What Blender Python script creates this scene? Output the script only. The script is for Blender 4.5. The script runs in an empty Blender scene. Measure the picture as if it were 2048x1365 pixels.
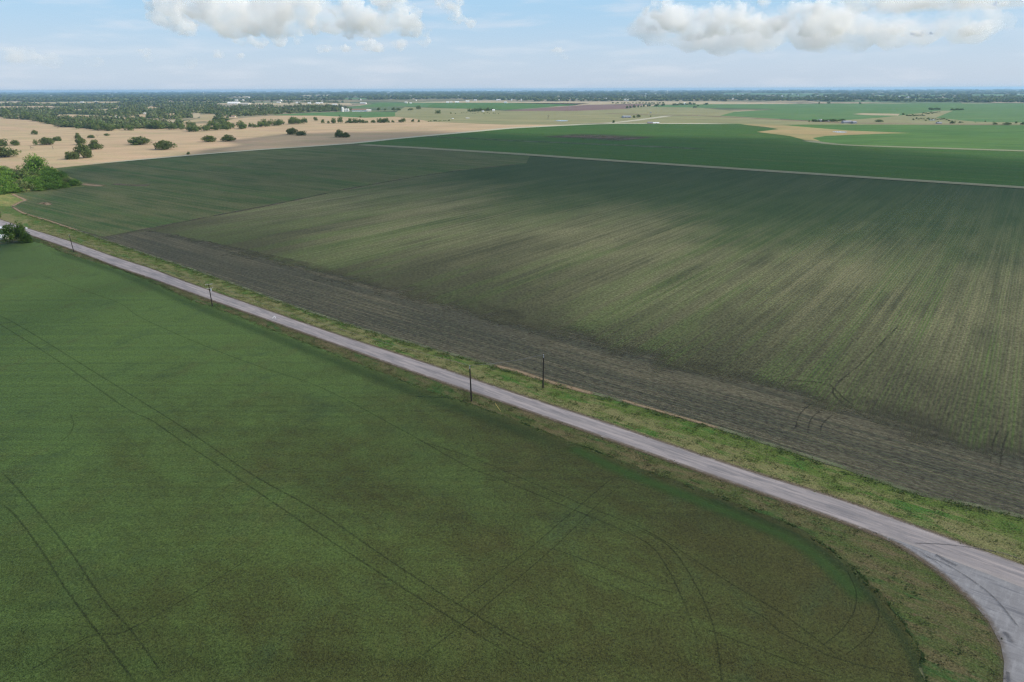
import bpy, math, random
import numpy as np
from mathutils import Matrix, Vector
from mathutils.geometry import tessellate_polygon

random.seed(7)
RNG = np.random.default_rng(7)
SC = bpy.context.scene
COL = SC.collection
PI = math.pi

# ------------------------------------------------------------------ camera
CAM_H = 75.0
PITCH = math.radians(20.25)
ROLL = math.radians(-0.20)
F = 1365.0            # focal length in pixels of the 2048 px wide photograph
CX, CY = 1024.0, 682.5
CAM_R = Matrix.Rotation(PI / 2 - PITCH, 3, 'X') @ Matrix.Rotation(ROLL, 3, 'Z')
cam_d = bpy.data.cameras.new('camera')
cam = bpy.data.objects.new('camera', cam_d)
COL.objects.link(cam)
cam.location = (0, 0, CAM_H)
cam.rotation_euler = CAM_R.to_euler()
cam_d.sensor_width = 36.0
cam_d.lens = F / 2048 * 36.0
cam_d.clip_start = 1.0
cam_d.clip_end = 120000.0
SC.camera = cam
RFAR = 31000.0        # distance at which the ground drops out of sight


def gp(u, v):
    """ground point seen at photograph pixel (u, v)"""
    d = CAM_R @ Vector(((u - CX) / F, -(v - CY) / F, -1.0))
    if d.z > -1e-5:
        d.z = -1e-5
    t = CAM_H / -d.z
    x, y = d.x * t, d.y * t
    r = math.hypot(x, y)
    if r > RFAR:
        x, y = x * RFAR / r, y * RFAR / r
    return x, y


def mpp(x, y, z=0.0):
    """metres per photograph pixel at a point"""
    p = CAM_R.transposed() @ Vector((x, y, z - CAM_H))
    return -p.z / F


# ------------------------------------------------------------------ node helper
class NT:
    def __init__(s, tree):
        s.t = tree
        s.t.nodes.clear()

    def n(s, typ, **kw):
        nd = s.t.nodes.new(typ)
        for k, v in kw.items():
            setattr(nd, k, v)
        return nd

    def put(s, sock, val):
        if isinstance(val, bpy.types.NodeSocket):
            s.t.links.new(val, sock)
        elif isinstance(val, (tuple, list)) and len(val) == 3 and sock.type == 'RGBA':
            sock.default_value = (*val, 1)
        else:
            sock.default_value = val

    def m(s, op, a, b=0.0, c=0.0, clamp=False):
        nd = s.n('ShaderNodeMath', operation=op, use_clamp=clamp)
        s.put(nd.inputs[0], a)
        s.put(nd.inputs[1], b)
        s.put(nd.inputs[2], c)
        return nd.outputs[0]

    def rng(s, x, a, b, lo=0.0, hi=1.0, smooth=True):
        nd = s.n('ShaderNodeMapRange', interpolation_type='SMOOTHSTEP' if smooth else 'LINEAR')
        for i, v in enumerate((x, a, b, lo, hi)):
            s.put(nd.inputs[i], v)
        return nd.outputs[0]

    def mix(s, f, a, b, mode='MIX'):
        nd = s.n('ShaderNodeMix', data_type='RGBA', blend_type=mode)
        nd.clamp_result = False
        s.put(nd.inputs[0], f)
        s.put(nd.inputs[6], a)
        s.put(nd.inputs[7], b)
        return nd.outputs[2]

    def pos(s, angle=0.0, sx=1.0, sy=1.0, sz=1.0, off=(0, 0, 0)):
        g = s.n('ShaderNodeNewGeometry').outputs['Position']
        a = s.n('ShaderNodeMapping')
        s.t.links.new(g, a.inputs[0])
        a.inputs['Rotation'].default_value = (0, 0, angle)
        b = s.n('ShaderNodeMapping')
        s.t.links.new(a.outputs[0], b.inputs[0])
        b.inputs['Location'].default_value = off
        b.inputs['Scale'].default_value = (sx, sy, sz)
        return b.outputs[0]

    def noise(s, vec, scale=1.0, detail=3.0, rough=0.55, dist=0.0, color=False):
        nd = s.n('ShaderNodeTexNoise')
        s.put(nd.inputs['Vector'], vec)
        s.put(nd.inputs['Scale'], scale)
        s.put(nd.inputs['Detail'], detail)
        s.put(nd.inputs['Roughness'], rough)
        s.put(nd.inputs['Distortion'], dist)
        return nd.outputs['Color' if color else 'Fac']

    def sep(s, vec):
        nd = s.n('ShaderNodeSeparateXYZ')
        s.put(nd.inputs[0], vec)
        return nd.outputs

    def bump(s, h, dist=0.1, strength=1.0):
        nd = s.n('ShaderNodeBump')
        s.put(nd.inputs['Height'], h)
        s.put(nd.inputs['Distance'], dist)
        s.put(nd.inputs['Strength'], strength)
        return nd.outputs[0]

    def surf(s, col, rough=0.9, normal=None, spec=0.2, alpha=None, transl=0.0):
        b = s.n('ShaderNodeBsdfPrincipled')
        s.put(b.inputs['Base Color'], col)
        s.put(b.inputs['Roughness'], rough)
        s.put(b.inputs['Specular IOR Level'], spec)
        if normal is not None:
            s.put(b.inputs['Normal'], normal)
        sh = b.outputs[0]
        if transl:
            t = s.n('ShaderNodeBsdfTranslucent')
            s.put(t.inputs[0], col)
            x = s.n('ShaderNodeMixShader')
            x.inputs[0].default_value = transl
            s.t.links.new(sh, x.inputs[1])
            s.t.links.new(t.outputs[0], x.inputs[2])
            sh = x.outputs[0]
        if alpha is not None:
            t = s.n('ShaderNodeBsdfTransparent')
            x = s.n('ShaderNodeMixShader')
            s.put(x.inputs[0], alpha)
            s.t.links.new(t.outputs[0], x.inputs[1])
            s.t.links.new(sh, x.inputs[2])
            sh = x.outputs[0]
        o = s.n('ShaderNodeOutputMaterial')
        s.t.links.new(sh, o.inputs[0])


def material(name):
    m = bpy.data.materials.new(name)
    m.use_nodes = True
    return m, NT(m.node_tree)


# row directions on the ground (angles that bring the rows onto the texture's Y axis)
def azimuth(u):
    x, y = gp(u, 184)
    return math.atan2(x, y)


AZ_ROW = azimuth(2090)     # rows that run away to the right
AZ_TRACK = azimuth(-915)   # rows parallel to the far track
AZ_ROAD = math.atan2(gp(140, 490)[0] - gp(1300, 895)[0], gp(140, 490)[1] - gp(1300, 895)[1])


def stripes_field(name, az, soil, green, tan, row=0.97, green_amt=0.5, tan_amt=0.4, lane=9.0, contrast=0.5,
                  fine=1.0, off=(0, 0, 0), dense=None, base=.25, fade=None):
    """row crop: plants in drilled rows over bare soil, drill passes as faint lanes"""
    m, t = material(name)
    p = t.pos(az, off=off)
    x, y, z = t.sep(p)
    wob = t.m('MULTIPLY', t.m('SUBTRACT', t.noise(t.pos(az, .08, .02), 1, 1), .5), .5)
    xr = t.m('ADD', x, wob)
    rows = t.m('MULTIPLY_ADD', t.m('SINE', t.m('MULTIPLY', xr, 2 * PI / row)), .5, .5)
    lanes = t.noise(t.pos(az, 1 / lane, 1 / (lane * 42), 1, (off[0] + 3, off[1], 0)), 1, 3, .6)
    lanes2 = t.noise(t.pos(az, 1 / (lane * .24), 1 / (lane * 22), 1, (off[0] + 13, 7, 0)), 1, 3, .7)
    blot = t.noise(t.pos(az, 1 / 75, 1 / 190, 1, (off[0] + 5, 2, 0)), 1, 4, .6)
    blot2 = t.noise(t.pos(az, 1 / 22, 1 / 60, 1, (off[0] + 9, 4, 0)), 1, 4, .6)
    grain = t.noise(t.pos(az, 1, .6), 1.1 * fine, 4, .8)
    speck = t.noise(t.pos(0), 3.1 * fine, 2, .6)
    g = t.m('ADD', t.m('MULTIPLY', lanes, .65), t.m('MULTIPLY', blot, .55))
    g = t.m('ADD', g, t.m('MULTIPLY', lanes2, .45))
    g = t.m('ADD', g, t.m('MULTIPLY', blot2, .15))
    gm = t.rng(g, .96 - .5 * (green_amt - .5), 1.10 - .5 * (green_amt - .5))
    near = None
    soilc = t.mix(t.rng(t.m('ADD', t.m('MULTIPLY', blot2, .6), t.m('MULTIPLY', lanes2, .5)), .5 + .25 * (.5 - tan_amt) * 2 - .08,
                        .75 + .25 * (.5 - tan_amt) * 2), soil, tan)
    cover = t.m('MULTIPLY', t.rng(rows, .25, .85), t.rng(grain, .3, .6))
    cov = t.m('ADD', t.m('MULTIPLY', cover, contrast), t.m('MULTIPLY', t.m('SUBTRACT', 1, contrast), .62))
    if dense:
        # stand gets thicker away from the road
        yy = t.sep(t.pos(AZ_ROAD))[0]
        yy = t.m('ADD', t.m('ABSOLUTE', t.m('SUBTRACT', yy, dense[3])), t.m('MULTIPLY', t.m('SUBTRACT', blot, .5), 260))
        fd = t.rng(yy, dense[1], dense[2])
        near = t.rng(yy, 15, 150)
        soilc = t.mix(t.m('SUBTRACT', 1, near), soilc, tuple(q * .86 for q in soil))
        soilc = t.mix(t.m('MULTIPLY', fd, .8), soilc, dense[0])
        green = t.mix(fd, green, dense[0])
    amount = t.m('MULTIPLY', cov, t.m('MULTIPLY_ADD', gm, 1 - base, base))
    if near is not None:
        amount = t.m('MULTIPLY', amount, t.m('MULTIPLY_ADD', near, .3, .7))
    c = t.mix(amount, soilc, green)
    c = t.mix(t.m('MULTIPLY', t.rng(speck, .44, .60), t.m('MULTIPLY', t.rng(lanes2, .47, .60), t.m('MULTIPLY', near, t.m('MULTIPLY_ADD', fd, -.72, .86)) if near is not None else .75)), c, tan)
    c = t.mix(1.0, c, t.mix(t.rng(grain, .25, .75), (.46, .46, .46), (1.56, 1.56, 1.52)), 'MULTIPLY')
    h = t.m('ADD', t.m('MULTIPLY', rows, .6), t.m('MULTIPLY', grain, .8))
    al = None
    if fade:
        yy = t.m('ABSOLUTE', t.m('SUBTRACT', t.sep(t.pos(AZ_ROAD))[0], EDGE0))
        yy = t.m('ADD', yy, t.m('MULTIPLY', t.m('SUBTRACT', t.noise(t.pos(0), .07, 4, .65), .5), 40))
        al = t.rng(yy, fade + 4, fade - 16)
    t.surf(c, .95, t.bump(h, .12, .8 * min(1, contrast * 1.4)), .1, al)
    return m


def crop_mat():
    m, t = material('thick_cereal_crop')
    p = t.pos(0)
    x, y, z = t.sep(p)
    big = t.noise(t.pos(AZ_ROAD, 1 / 26, 1 / 70), 1, 4, .62, .6)
    mid = t.noise(t.pos(AZ_ROAD, 1 / 5.5, 1 / 8), 1, 5, .68, .3)
    fine = t.noise(p, 2.4, 3, .7)
    grain = t.noise(p, 6.5, 2, .7)
    lush = t.rng(t.m('MULTIPLY_ADD', x, -.0062, t.m('MULTIPLY_ADD', y, .0034, .12)), .1, 1.7, 0, 1, False)  # greener crop far left; near-right darkening is cloud shade and vignette painted in
    k = t.m('ADD', t.m('MULTIPLY', big, .70), t.m('MULTIPLY', mid, .70))
    k = t.m('ADD', k, t.m('MULTIPLY', lush, .80))
    gm = t.rng(k, .62, 1.45)
    c = t.mix(gm, (.047, .050, .0175), (.080, .130, .037))
    dk = t.noise(t.pos(.4, 1 / 14, 1 / 20, 1, (31, 4, 0)), 1, 5, .7)
    c = t.mix(t.m('MULTIPLY', t.rng(dk, .52, .72), .5), c, (.042, .070, .030))
    ol = t.noise(t.pos(.4, 1 / 9, 1 / 16, 1, (3, 44, 0)), 1, 4, .7)
    c = t.mix(t.m('MULTIPLY', t.rng(ol, .52, .7), .28), c, (.080, .080, .030))
    c = t.mix(1.0, c, t.mix(t.rng(t.m('ADD', t.m('MULTIPLY', fine, .5), t.m('MULTIPLY', grain, .6)), .32, .78),
                            (.30, .30, .33), (1.78, 1.78, 1.66)), 'MULTIPLY')
    h = t.m('ADD', t.m('MULTIPLY', fine, .5), t.m('MULTIPLY', grain, .5))
    t.surf(c, .9, t.bump(t.m('ADD', h, t.m('MULTIPLY', mid, 1.2)), .4, .9), .12)
    return m


def verge_mat(name, dry, green, lush, brown, bias=0.0, sc=1.0, az=AZ_ROAD, grad=None):
    m, t = material(name)
    big = t.noise(t.pos(az, 1 / 3.2, 1 / 11), sc, 4, .65)
    mid = t.noise(t.pos(az, 1 / .9, 1 / 2.2), sc, 4, .7)
    fine = t.noise(t.pos(0), 3.2 * sc, 3, .75)
    b2 = t.noise(t.pos(az, 1 / 5, 1 / 19, 1, (40, 3, 0)), sc, 4, .65)
    kk = t.m('ADD', big, t.m('MULTIPLY', mid, .35))
    if grad:
        # drier beside the pavement, lusher along the rows
        kk = t.m('ADD', kk, t.rng(t.sep(t.pos(AZ_ROAD))[0], grad[0], grad[1], -.16, .16, False))
    c = t.mix(t.rng(kk, .55 + bias, .82 + bias), dry, green)
    c = t.mix(t.rng(t.m('ADD', b2, t.m('MULTIPLY', mid, .3)), .66, .82), c, lush)
    c = t.mix(t.m('MULTIPLY', t.rng(mid, .5, .72), t.rng(b2, .6, .4)), c, brown)
    c = t.mix(1.0, c, t.mix(t.rng(fine, .25, .78), (.5, .5, .5), (1.5, 1.5, 1.45)), 'MULTIPLY')
    t.surf(c, .95, t.bump(t.m('ADD', t.m('MULTIPLY', mid, 1.0), t.m('MULTIPLY', fine, .6)), .25, .8), .1)
    return m


def road_mat():
    m, t = material('worn_asphalt')
    a = t.n('ShaderNodeAttribute', attribute_name='across').outputs['Fac']
    big = t.noise(t.pos(AZ_ROAD, 1 / 1.6, 1 / 16), 1, 4, .65)
    mid = t.noise(t.pos(AZ_ROAD, 1 / .5, 1 / 4, 1, (8, 3, 0)), 1, 4, .7)
    fine = t.noise(t.pos(0), 5, 3, .8)
    c = t.mix(t.rng(big, .35, .68), (.40, .345, .325), (.28, .248, .24))
    dark = t.noise(t.pos(AZ_ROAD, 1 / .8, 1 / 9, 1, (20, 0, 0)), 1, 5, .7)
    c = t.mix(t.m('MULTIPLY', t.rng(dark, .50, .64), .62), c, (.165, .152, .158))
    rep_ = t.noise(t.pos(AZ_ROAD, 1 / 2.6, 1 / 9, 1, (51, 7, 0)), 1, 2, .4)
    c = t.mix(t.m('MULTIPLY', t.rng(rep_, .585, .60), .3), c, (.17, .16, .165))
    edge = t.m('ABSOLUTE', t.m('MULTIPLY_ADD', a, 2, -1))
    pale = t.m('MULTIPLY', t.rng(t.m('ADD', edge, t.m('MULTIPLY', mid, .35)), .85, 1.15), .6)
    c = t.mix(pale, c, (.40, .35, .32))
    lane = t.m('MULTIPLY', t.rng(t.m('ABSOLUTE', t.m('SUBTRACT', edge, .45)), .22, .02), .3)
    c = t.mix(lane, c, (.25, .23, .235))
    mid0 = t.m('MULTIPLY', t.rng(edge, .2, .0), t.m('MULTIPLY', t.rng(mid, .35, .6), .5))
    c = t.mix(mid0, c, (.17, .165, .175))
    c = t.mix(1.0, c, t.mix(fine, (.82, .82, .82), (1.18, 1.18, 1.18)), 'MULTIPLY')
    t.surf(c, .9, t.bump(fine, .02, .4), .25)
    return m


def ribbon_mat(name, c1, c2, soft=.5, density=.55, nx=3.0, ny=.35, rough_edge=.6, amax=1.0):
    """ribbon with ragged, fading edges (attribute across: 0..1)"""
    m, t = material(name)
    a = t.n('ShaderNodeAttribute', attribute_name='across').outputs['Fac']
    l = t.n('ShaderNodeAttribute', attribute_name='along').outputs['Fac']
    edge = t.m('ABSOLUTE', t.m('MULTIPLY_ADD', a, 2, -1))
    n1 = t.noise(t.pos(0), nx, 3, .7)
    n2 = t.noise(t.pos(0), ny, 2, .6)
    fade = t.rng(edge, 1.0, 1.0 - soft)
    al = t.m('MULTIPLY', fade, t.rng(t.m('ADD', t.m('MULTIPLY', n1, rough_edge), n2), .5 + .5 * (.6 - density), .95 + .5 * (.6 - density)))
    al = t.m('MULTIPLY', t.m('MULTIPLY', al, amax), t.m('MULTIPLY', t.rng(l, 0, .06), t.rng(l, 1, .94)))
    c = t.mix(t.rng(n1, .3, .7), c1, c2)
    t.surf(c, .95, None, .1, al)
    return m


def simple(name, col, rough=.7, spec=.3, noise_amt=.15, scale=1.0, metal=0.0):
    m, t = material(name)
    nz = t.noise(t.pos(0), scale, 3, .6)
    c = t.mix(1.0, col, t.mix(nz, (1 - noise_amt,) * 3, (1 + noise_amt,) * 3), 'MULTIPLY')
    t.surf(c, rough, None, spec)
    return m


def foliage_mat(name, a, b, c3, transl=.25):
    m, t = material(name)
    r = t.n('ShaderNodeObjectInfo').outputs['Random']
    n1 = t.noise(t.pos(0), .22, 2, .5)
    n2 = t.noise(t.pos(0), 1.1, 2, .6)
    tint = t.n('ShaderNodeAttribute', attribute_name='tint').outputs['Fac']
    c = t.mix(t.rng(n1, .35, .65), a, b)
    c = t.mix(t.m('MULTIPLY', t.m('FRACT', t.m('ADD', r, tint)), .7), c, c3)
    c = t.mix(t.rng(tint, .0, 1.0), c, t.mix(1.0, c, (1.75, 1.6, 1.4), 'MULTIPLY'))
    c = t.mix(1.0, c, t.mix(n2, (.55, .55, .55), (1.45, 1.45, 1.45)), 'MULTIPLY')
    t.surf(c, .8, None, .15, None, transl)
    return m


# ------------------------------------------------------------------ mesh helpers
def link(name, me, mat=None, parent=None):
    o = bpy.data.objects.new(name, me)
    COL.objects.link(o)
    if mat is not None and me is not None:
        for mm in (mat if isinstance(mat, (list, tuple)) else [mat]):
            me.materials.append(mm)
    if parent is not None:
        o.parent = parent
    return o


def tag(o, label=None, cat=None, group=None, kind=None):
    if label:
        o['label'] = label
    if cat:
        o['category'] = cat
    if group:
        o['group'] = group
    if kind:
        o['kind'] = kind
    return o


def np_mesh(name, V, Fc, attrs=None, midx=None, smooth=False):
    V = np.asarray(V, dtype=np.float32)
    Fc = np.asarray(Fc, dtype=np.int32)
    me = bpy.data.meshes.new(name)
    n, k = Fc.shape
    me.vertices.add(len(V))
    me.vertices.foreach_set('co', V.ravel())
    me.loops.add(n * k)
    me.loops.foreach_set('vertex_index', Fc.ravel())
    me.polygons.add(n)
    me.polygons.foreach_set('loop_start', np.arange(0, n * k, k, dtype=np.int32))
    if midx is not None:
        me.polygons.foreach_set('material_index', np.asarray(midx, dtype=np.int32))
    if smooth:
        me.polygons.foreach_set('use_smooth', np.ones(n, dtype=bool))
    if attrs:
        for an, av in attrs.items():
            at = me.attributes.new(an, 'FLOAT', 'POINT')
            at.data.foreach_set('value', np.asarray(av, dtype=np.float32))
    me.update(calc_edges=True)
    me.validate()
    return me


def catmull(pts, n=8):
    P = [np.array(p, float) for p in pts]
    P = [2 * P[0] - P[1]] + P + [2 * P[-1] - P[-2]]
    out = []
    for i in range(1, len(P) - 2):
        p0, p1, p2, p3 = P[i - 1:i + 3]
        for k in range(n):
            t = k / n
            out.append(.5 * ((2 * p1) + (-p0 + p2) * t + (2 * p0 - 5 * p1 + 4 * p2 - p3) * t * t + (-p0 + 3 * p1 - 3 * p2 + p3) * t ** 3))
    out.append(P[-2])
    return np.array(out)


def sheet(name, px, z, mat, kind='structure', label=None, cat=None, world=False, jitter=0.0, skirt=0.0):
    """flat ground sheet from an outline of photograph pixels laid down on the ground"""
    pts = [tuple(p) for p in px] if world else [gp(u, v) for u, v in px]
    if jitter:
        q = []
        for i in range(len(pts)):
            a, b = np.array(pts[i]), np.array(pts[(i + 1) % len(pts)])
            L = np.linalg.norm(b - a)
            n = int(min(400, max(1, L / max(.8, jitter * 2.5))))
            if L > 1500:
                n = 1
            d = (b - a) / max(L, 1e-6)
            nn = np.array((-d[1], d[0]))
            for k in range(n):
                q.append(tuple(a + (b - a) * k / n + nn * RNG.normal(0, jitter * .5)))
        pts = q
    V = [Vector((x, y, z)) for x, y in pts]
    tris = tessellate_polygon([V])
    nv = [tuple(v) for v in V]
    faces = []
    for a, b, c in tris:
        A, B, Cc = V[a], V[b], V[c]
        if (B - A).cross(Cc - A).z < 0:
            a, c = c, a
        faces.append((a, b, c))
    if skirt:
        n0 = len(nv)
        nv += [(v.x, v.y, z - skirt) for v in V]
        N = len(V)
        for i in range(N):
            j = (i + 1) % N
            faces += [(i, j, n0 + j), (i, n0 + j, n0 + i)]
    me = np_mesh(name, nv, faces)
    o = link(name, me, mat)
    return tag(o, label, cat, None, kind)


def ribbon(name, px, width, z, mat, kind='structure', smooth=6, width2=None, parent=None, world=False):
    pts = np.array([p if world else gp(*p) for p in px])
    P = catmull(pts, smooth) if smooth else pts
    d = np.gradient(P, axis=0)
    d /= np.linalg.norm(d, axis=1)[:, None] + 1e-9
    nn = np.stack([-d[:, 1], d[:, 0]], 1)
    seg = np.r_[0, np.cumsum(np.linalg.norm(np.diff(P, axis=0), axis=1))]
    s = seg / seg[-1]
    w = width if width2 is None else width + (width2 - width) * s
    w = np.broadcast_to(w, s.shape)
    V, ac, al = [], [], []
    for k, q in enumerate((-.5, -.17, .17, .5)):
        xy = P + nn * (w * q)[:, None]
        V.append(np.c_[xy, np.full(len(P), z)])
        ac.append(np.full(len(P), q + .5))
        al.append(s)
    V = np.concatenate(V)
    n = len(P)
    Fc = []
    for k in range(3):
        for i in range(n - 1):
            Fc.append((k * n + i, (k + 1) * n + i, (k + 1) * n + i + 1, k * n + i + 1))
    Fc = np.array(Fc)
    Fc = Fc[:, ::-1]
    me = np_mesh(name, V, Fc, {'across': np.concatenate(ac), 'along': np.concatenate(al)})
    o = link(name, me, mat, parent)
    if kind:
        tag(o, kind=kind)
    return o


def box_vf(x0, x1, y0, y1, z0, z1):
    V = [(x0, y0, z0), (x1, y0, z0), (x1, y1, z0), (x0, y1, z0), (x0, y0, z1), (x1, y0, z1), (x1, y1, z1), (x0, y1, z1)]
    Q = [(3, 2, 1, 0), (4, 5, 6, 7), (0, 1, 5, 4), (1, 2, 6, 5), (2, 3, 7, 6), (3, 0, 4, 7)]
    return V, Q


class MB:
    def __init__(s):
        s.V, s.Q = [], []

    def box(s, *a):
        V, Q = box_vf(*a)
        n = len(s.V)
        s.V += V
        s.Q += [tuple(i + n for i in q) for q in Q]
        return s

    def tube(s, p, q, r0, r1=None, n=10, cap=True):
        r1 = r0 if r1 is None else r1
        p, q = Vector(p), Vector(q)
        d = (q - p).normalized()
        a = d.orthogonal().normalized()
        b = d.cross(a)
        m = len(s.V)
        for c, r in ((p, r0), (q, r1)):
            for k in range(n):
                th = 2 * PI * k / n
                s.V.append(tuple(c + (a * math.cos(th) + b * math.sin(th)) * r))
        for k in range(n):
            j = (k + 1) % n
            s.Q.append((m + k, m + j, m + n + j, m + n + k))
        if cap:
            s.Q.append(tuple(m + k for k in reversed(range(n))))
            s.Q.append(tuple(m + n + k for k in range(n)))
        return s

    def path(s, pts, radii, n=7):
        for i in range(len(pts) - 1):
            s.tube(pts[i], pts[i + 1], radii[i], radii[i + 1], n)
        return s

    def face(s, *pts):
        n = len(s.V)
        s.V += [tuple(p) for p in pts]
        s.Q.append(tuple(range(n, n + len(pts))))
        return s

    def build(s, name, mat=None, parent=None, smooth=False):
        me = bpy.data.meshes.new(name)
        me.from_pydata(s.V, [], s.Q)
        me.update()
        if smooth:
            for p in me.polygons:
                p.use_smooth = True
        return link(name, me, mat, parent)


def empty(name, loc, rz=0.0):
    o = bpy.data.objects.new(name, None)
    COL.objects.link(o)
    o.location = loc
    o.rotation_euler = (0, 0, rz)
    o.empty_display_size = .5
    return o


# ------------------------------------------------------------------ foliage templates
def leaf_quads(C, N, size, rng, jit=.55):
    """quads centred at C with normals roughly N"""
    n = len(C)
    N = N + rng.normal(0, jit, (n, 3))
    N /= np.linalg.norm(N, axis=1)[:, None] + 1e-9
    r = rng.normal(0, 1, (n, 3))
    A = np.cross(N, r)
    A /= np.linalg.norm(A, axis=1)[:, None] + 1e-9
    B = np.cross(N, A)
    s = size * rng.uniform(.55, 1.25, (n, 1))
    s2 = s * rng.uniform(.6, 1.0, (n, 1))
    V = np.stack([C - A * s, C - B * s2, C + A * s, C + B * s2], 1).reshape(-1, 3)
    Q = np.arange(4 * n).reshape(n, 4)
    return V, Q


def crown(rng, w=1.0, h=1.0, base=.15, clumps=14, per=60, leaf=.07, flat=.8, irregular=.3):
    """crown of a unit tree (radius about 0.5*w, top at z = h)"""
    Cs, Ns, Ts = [], [], []
    for k in range(clumps):
        a = rng.uniform(0, 2 * PI)
        rr = math.sqrt(rng.uniform(0, 1)) * .36 * w
        q = 1 - (rr / (.5 * w)) ** 2
        zt = base * h + (h * .82 - base * h) * rng.uniform(.25, 1) * q
        c = np.array((math.cos(a) * rr * rng.uniform(1 - irregular, 1 + irregular), math.sin(a) * rr, zt))
        cr = rng.uniform(.13, .22) * w
        n = per
        d = rng.normal(0, 1, (n, 3))
        d /= np.linalg.norm(d, axis=1)[:, None]
        rad = cr * rng.uniform(.72, 1.08, (n, 1))
        p = c + d * rad * np.array((1, 1, flat * min(1.0, h / w * 1.3)))
        keep = p[:, 2] > base * h * .5
        Cs.append(p[keep])
        Ns.append(d[keep])
        Ts.append(np.full(int(keep.sum()), rng.uniform(0, 1)))
    V, Q = leaf_quads(np.concatenate(Cs), np.concatenate(Ns), leaf * w, rng)
    T = np.clip(np.concatenate(Ts) + rng.normal(0, .12, len(Q)), 0, 1)
    return V, Q, np.repeat(T, 4)


def trunk_limbs(mb, h, w, rng, r=.03, limbs=6, spread=.3):
    mb.path([(0, 0, -.05 * h), (.01 * w, 0, .14 * h), (.0, .02 * w, .30 * h), (.03 * w, .0, .55 * h)], [r * 1.4, r, r * .8, r * .4], 7)
    for k in range(limbs):
        a = 2 * PI * k / limbs + rng.uniform(-.4, .4)
        s = rng.uniform(.7, 1.1) * spread * w
        z0 = rng.uniform(.12, .32) * h
        mb.path([(0, 0, z0), (math.cos(a) * s * .5, math.sin(a) * s * .5, z0 + .2 * h), (math.cos(a) * s, math.sin(a) * s, z0 + rng.uniform(.3, .5) * h)],
                [r * .6, r * .4, r * .15], 5)
    return mb


def bare_tree(mb, rng, h, w, r):
    def grow(p, d, L, r, lev):
        q = p + d * L
        mb.tube(p, q, r, r * .65, 5 if lev < 2 else 3, False)
        if lev >= 4:
            return
        for k in range(3 if lev < 3 else 2):
            nd = (d + Vector(rng.normal(0, .55, 3)) + Vector((0, 0, .1))).normalized()
            nd = Vector((nd.x * w, nd.y * w, nd.z)).normalized()
            grow(q, nd, L * rng.uniform(.62, .85), r * .6, lev + 1)
    grow(Vector((0, 0, -.05)), Vector((0, 0, 1)), h * .27, r, 0)
    return mb


def merge(V, Q, pos, scale, rot, rng=None):
    """copies of one template at many places, as arrays"""
    n = len(pos)
    c, s = np.cos(rot), np.sin(rot)
    P = V[None] * scale[:, None, :]
    X = P[:, :, 0] * c[:, None] - P[:, :, 1] * s[:, None]
    Y = P[:, :, 0] * s[:, None] + P[:, :, 1] * c[:, None]
    out = np.stack([X + pos[:, 0:1], Y + pos[:, 1:2], P[:, :, 2] + pos[:, 2:3]], 2).reshape(-1, 3)
    QQ = (Q[None] + (np.arange(n) * len(V))[:, None, None]).reshape(-1, Q.shape[1])
    return out, QQ

# ================================================================== MATERIALS
M_crop = crop_mat()
SOIL = (.082, .070, .048)
DRY = (.210, .186, .105)
_pa, _pb = gp(1200, 791), gp(1300, 327)
ROAD_X = -(0)
def across_road(x, y):
    return x * math.cos(AZ_ROAD) - y * math.sin(AZ_ROAD)
EDGE0 = across_road(*gp(1200, 791))
M_row = stripes_field('young_row_crop', AZ_ROW, SOIL, (.060, .130, .020), DRY, .97, .72, .66, 9.0, .5,
                      dense=((.025, .060, .019), 120, 350, EDGE0), base=.42)
M_row2 = stripes_field('row_crop_seen_end_on', AZ_TRACK, (.050, .078, .029), (.034, .104, .020), (.14, .13, .065), .97, .70, .6, 13.0, .3, off=(300, 50, 0), base=.3)
M_head = stripes_field('headland_rows', AZ_ROAD, (.064, .060, .047), (.060, .088, .030), (.14, .12, .08), 1.25, .5, .40, 7.0, .95, off=(70, 20, 0), base=.4,
                       fade=abs(across_road(*gp(1450, 735)) - EDGE0))
M_far_row = stripes_field('dense_row_crop', AZ_TRACK, (.040, .098, .017), (.036, .118, .016), (.10, .125, .036), .97, .60, .3, 14.0, .1, off=(800, 90, 0))
ROAD0 = across_road(*gp(1200, 842))
M_verge_n = verge_mat('verge_beside_field', (.205, .195, .085), (.100, .148, .034), (.066, .145, .030), (.18, .14, .08), -.01, grad=(ROAD0, EDGE0))
M_verge_s = verge_mat('ditch_grass', (.135, .115, .056), (.078, .104, .032), (.052, .104, .030), (.15, .105, .065), -.02)
M_road = road_mat()
M_should = ribbon_mat('gravel_shoulder', (.21, .165, .125), (.125, .095, .06), 1.0, .62, 1.6, .5, .8, .8)
M_dirt = ribbon_mat('bare_edge_soil', (.34, .235, .15), (.23, .18, .11), 1.0, .7, 1.0, .25, 1.0)
M_edge = ribbon_mat('field_edge_weeds', (.20, .19, .125), (.10, .13, .06), .6, .6, 1.2, .15)
M_track = ribbon_mat('mown_track', (.25, .245, .155), (.19, .20, .12), .3, 1.7, .8, .05, .4)
M_path = ribbon_mat('caliche_path', (.46, .43, .33), (.36, .35, .24), .3, 1.8, .8, .05, .4)
M_wheel = ribbon_mat('wheel_track_in_crop', (.024, .034, .017), (.034, .042, .020), 1.0, .36, 1.3, .16, 1.3, .36)
M_wheel2 = ribbon_mat('wheel_track_in_rows', (.030, .034, .022), (.040, .038, .03), .9, .4, 2.2, .12, .8, .5)
M_lush = ribbon_mat('lush_crop_edge', (.050, .105, .030), (.058, .115, .032), 1.0, 1.1, 1.0, .3, 1.0, .55)
M_deep = ribbon_mat('weedy_crop_edge', (.030, .062, .028), (.040, .078, .032), 1.0, 1.0, 1.0, .5, 1.0, .3)
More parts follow.
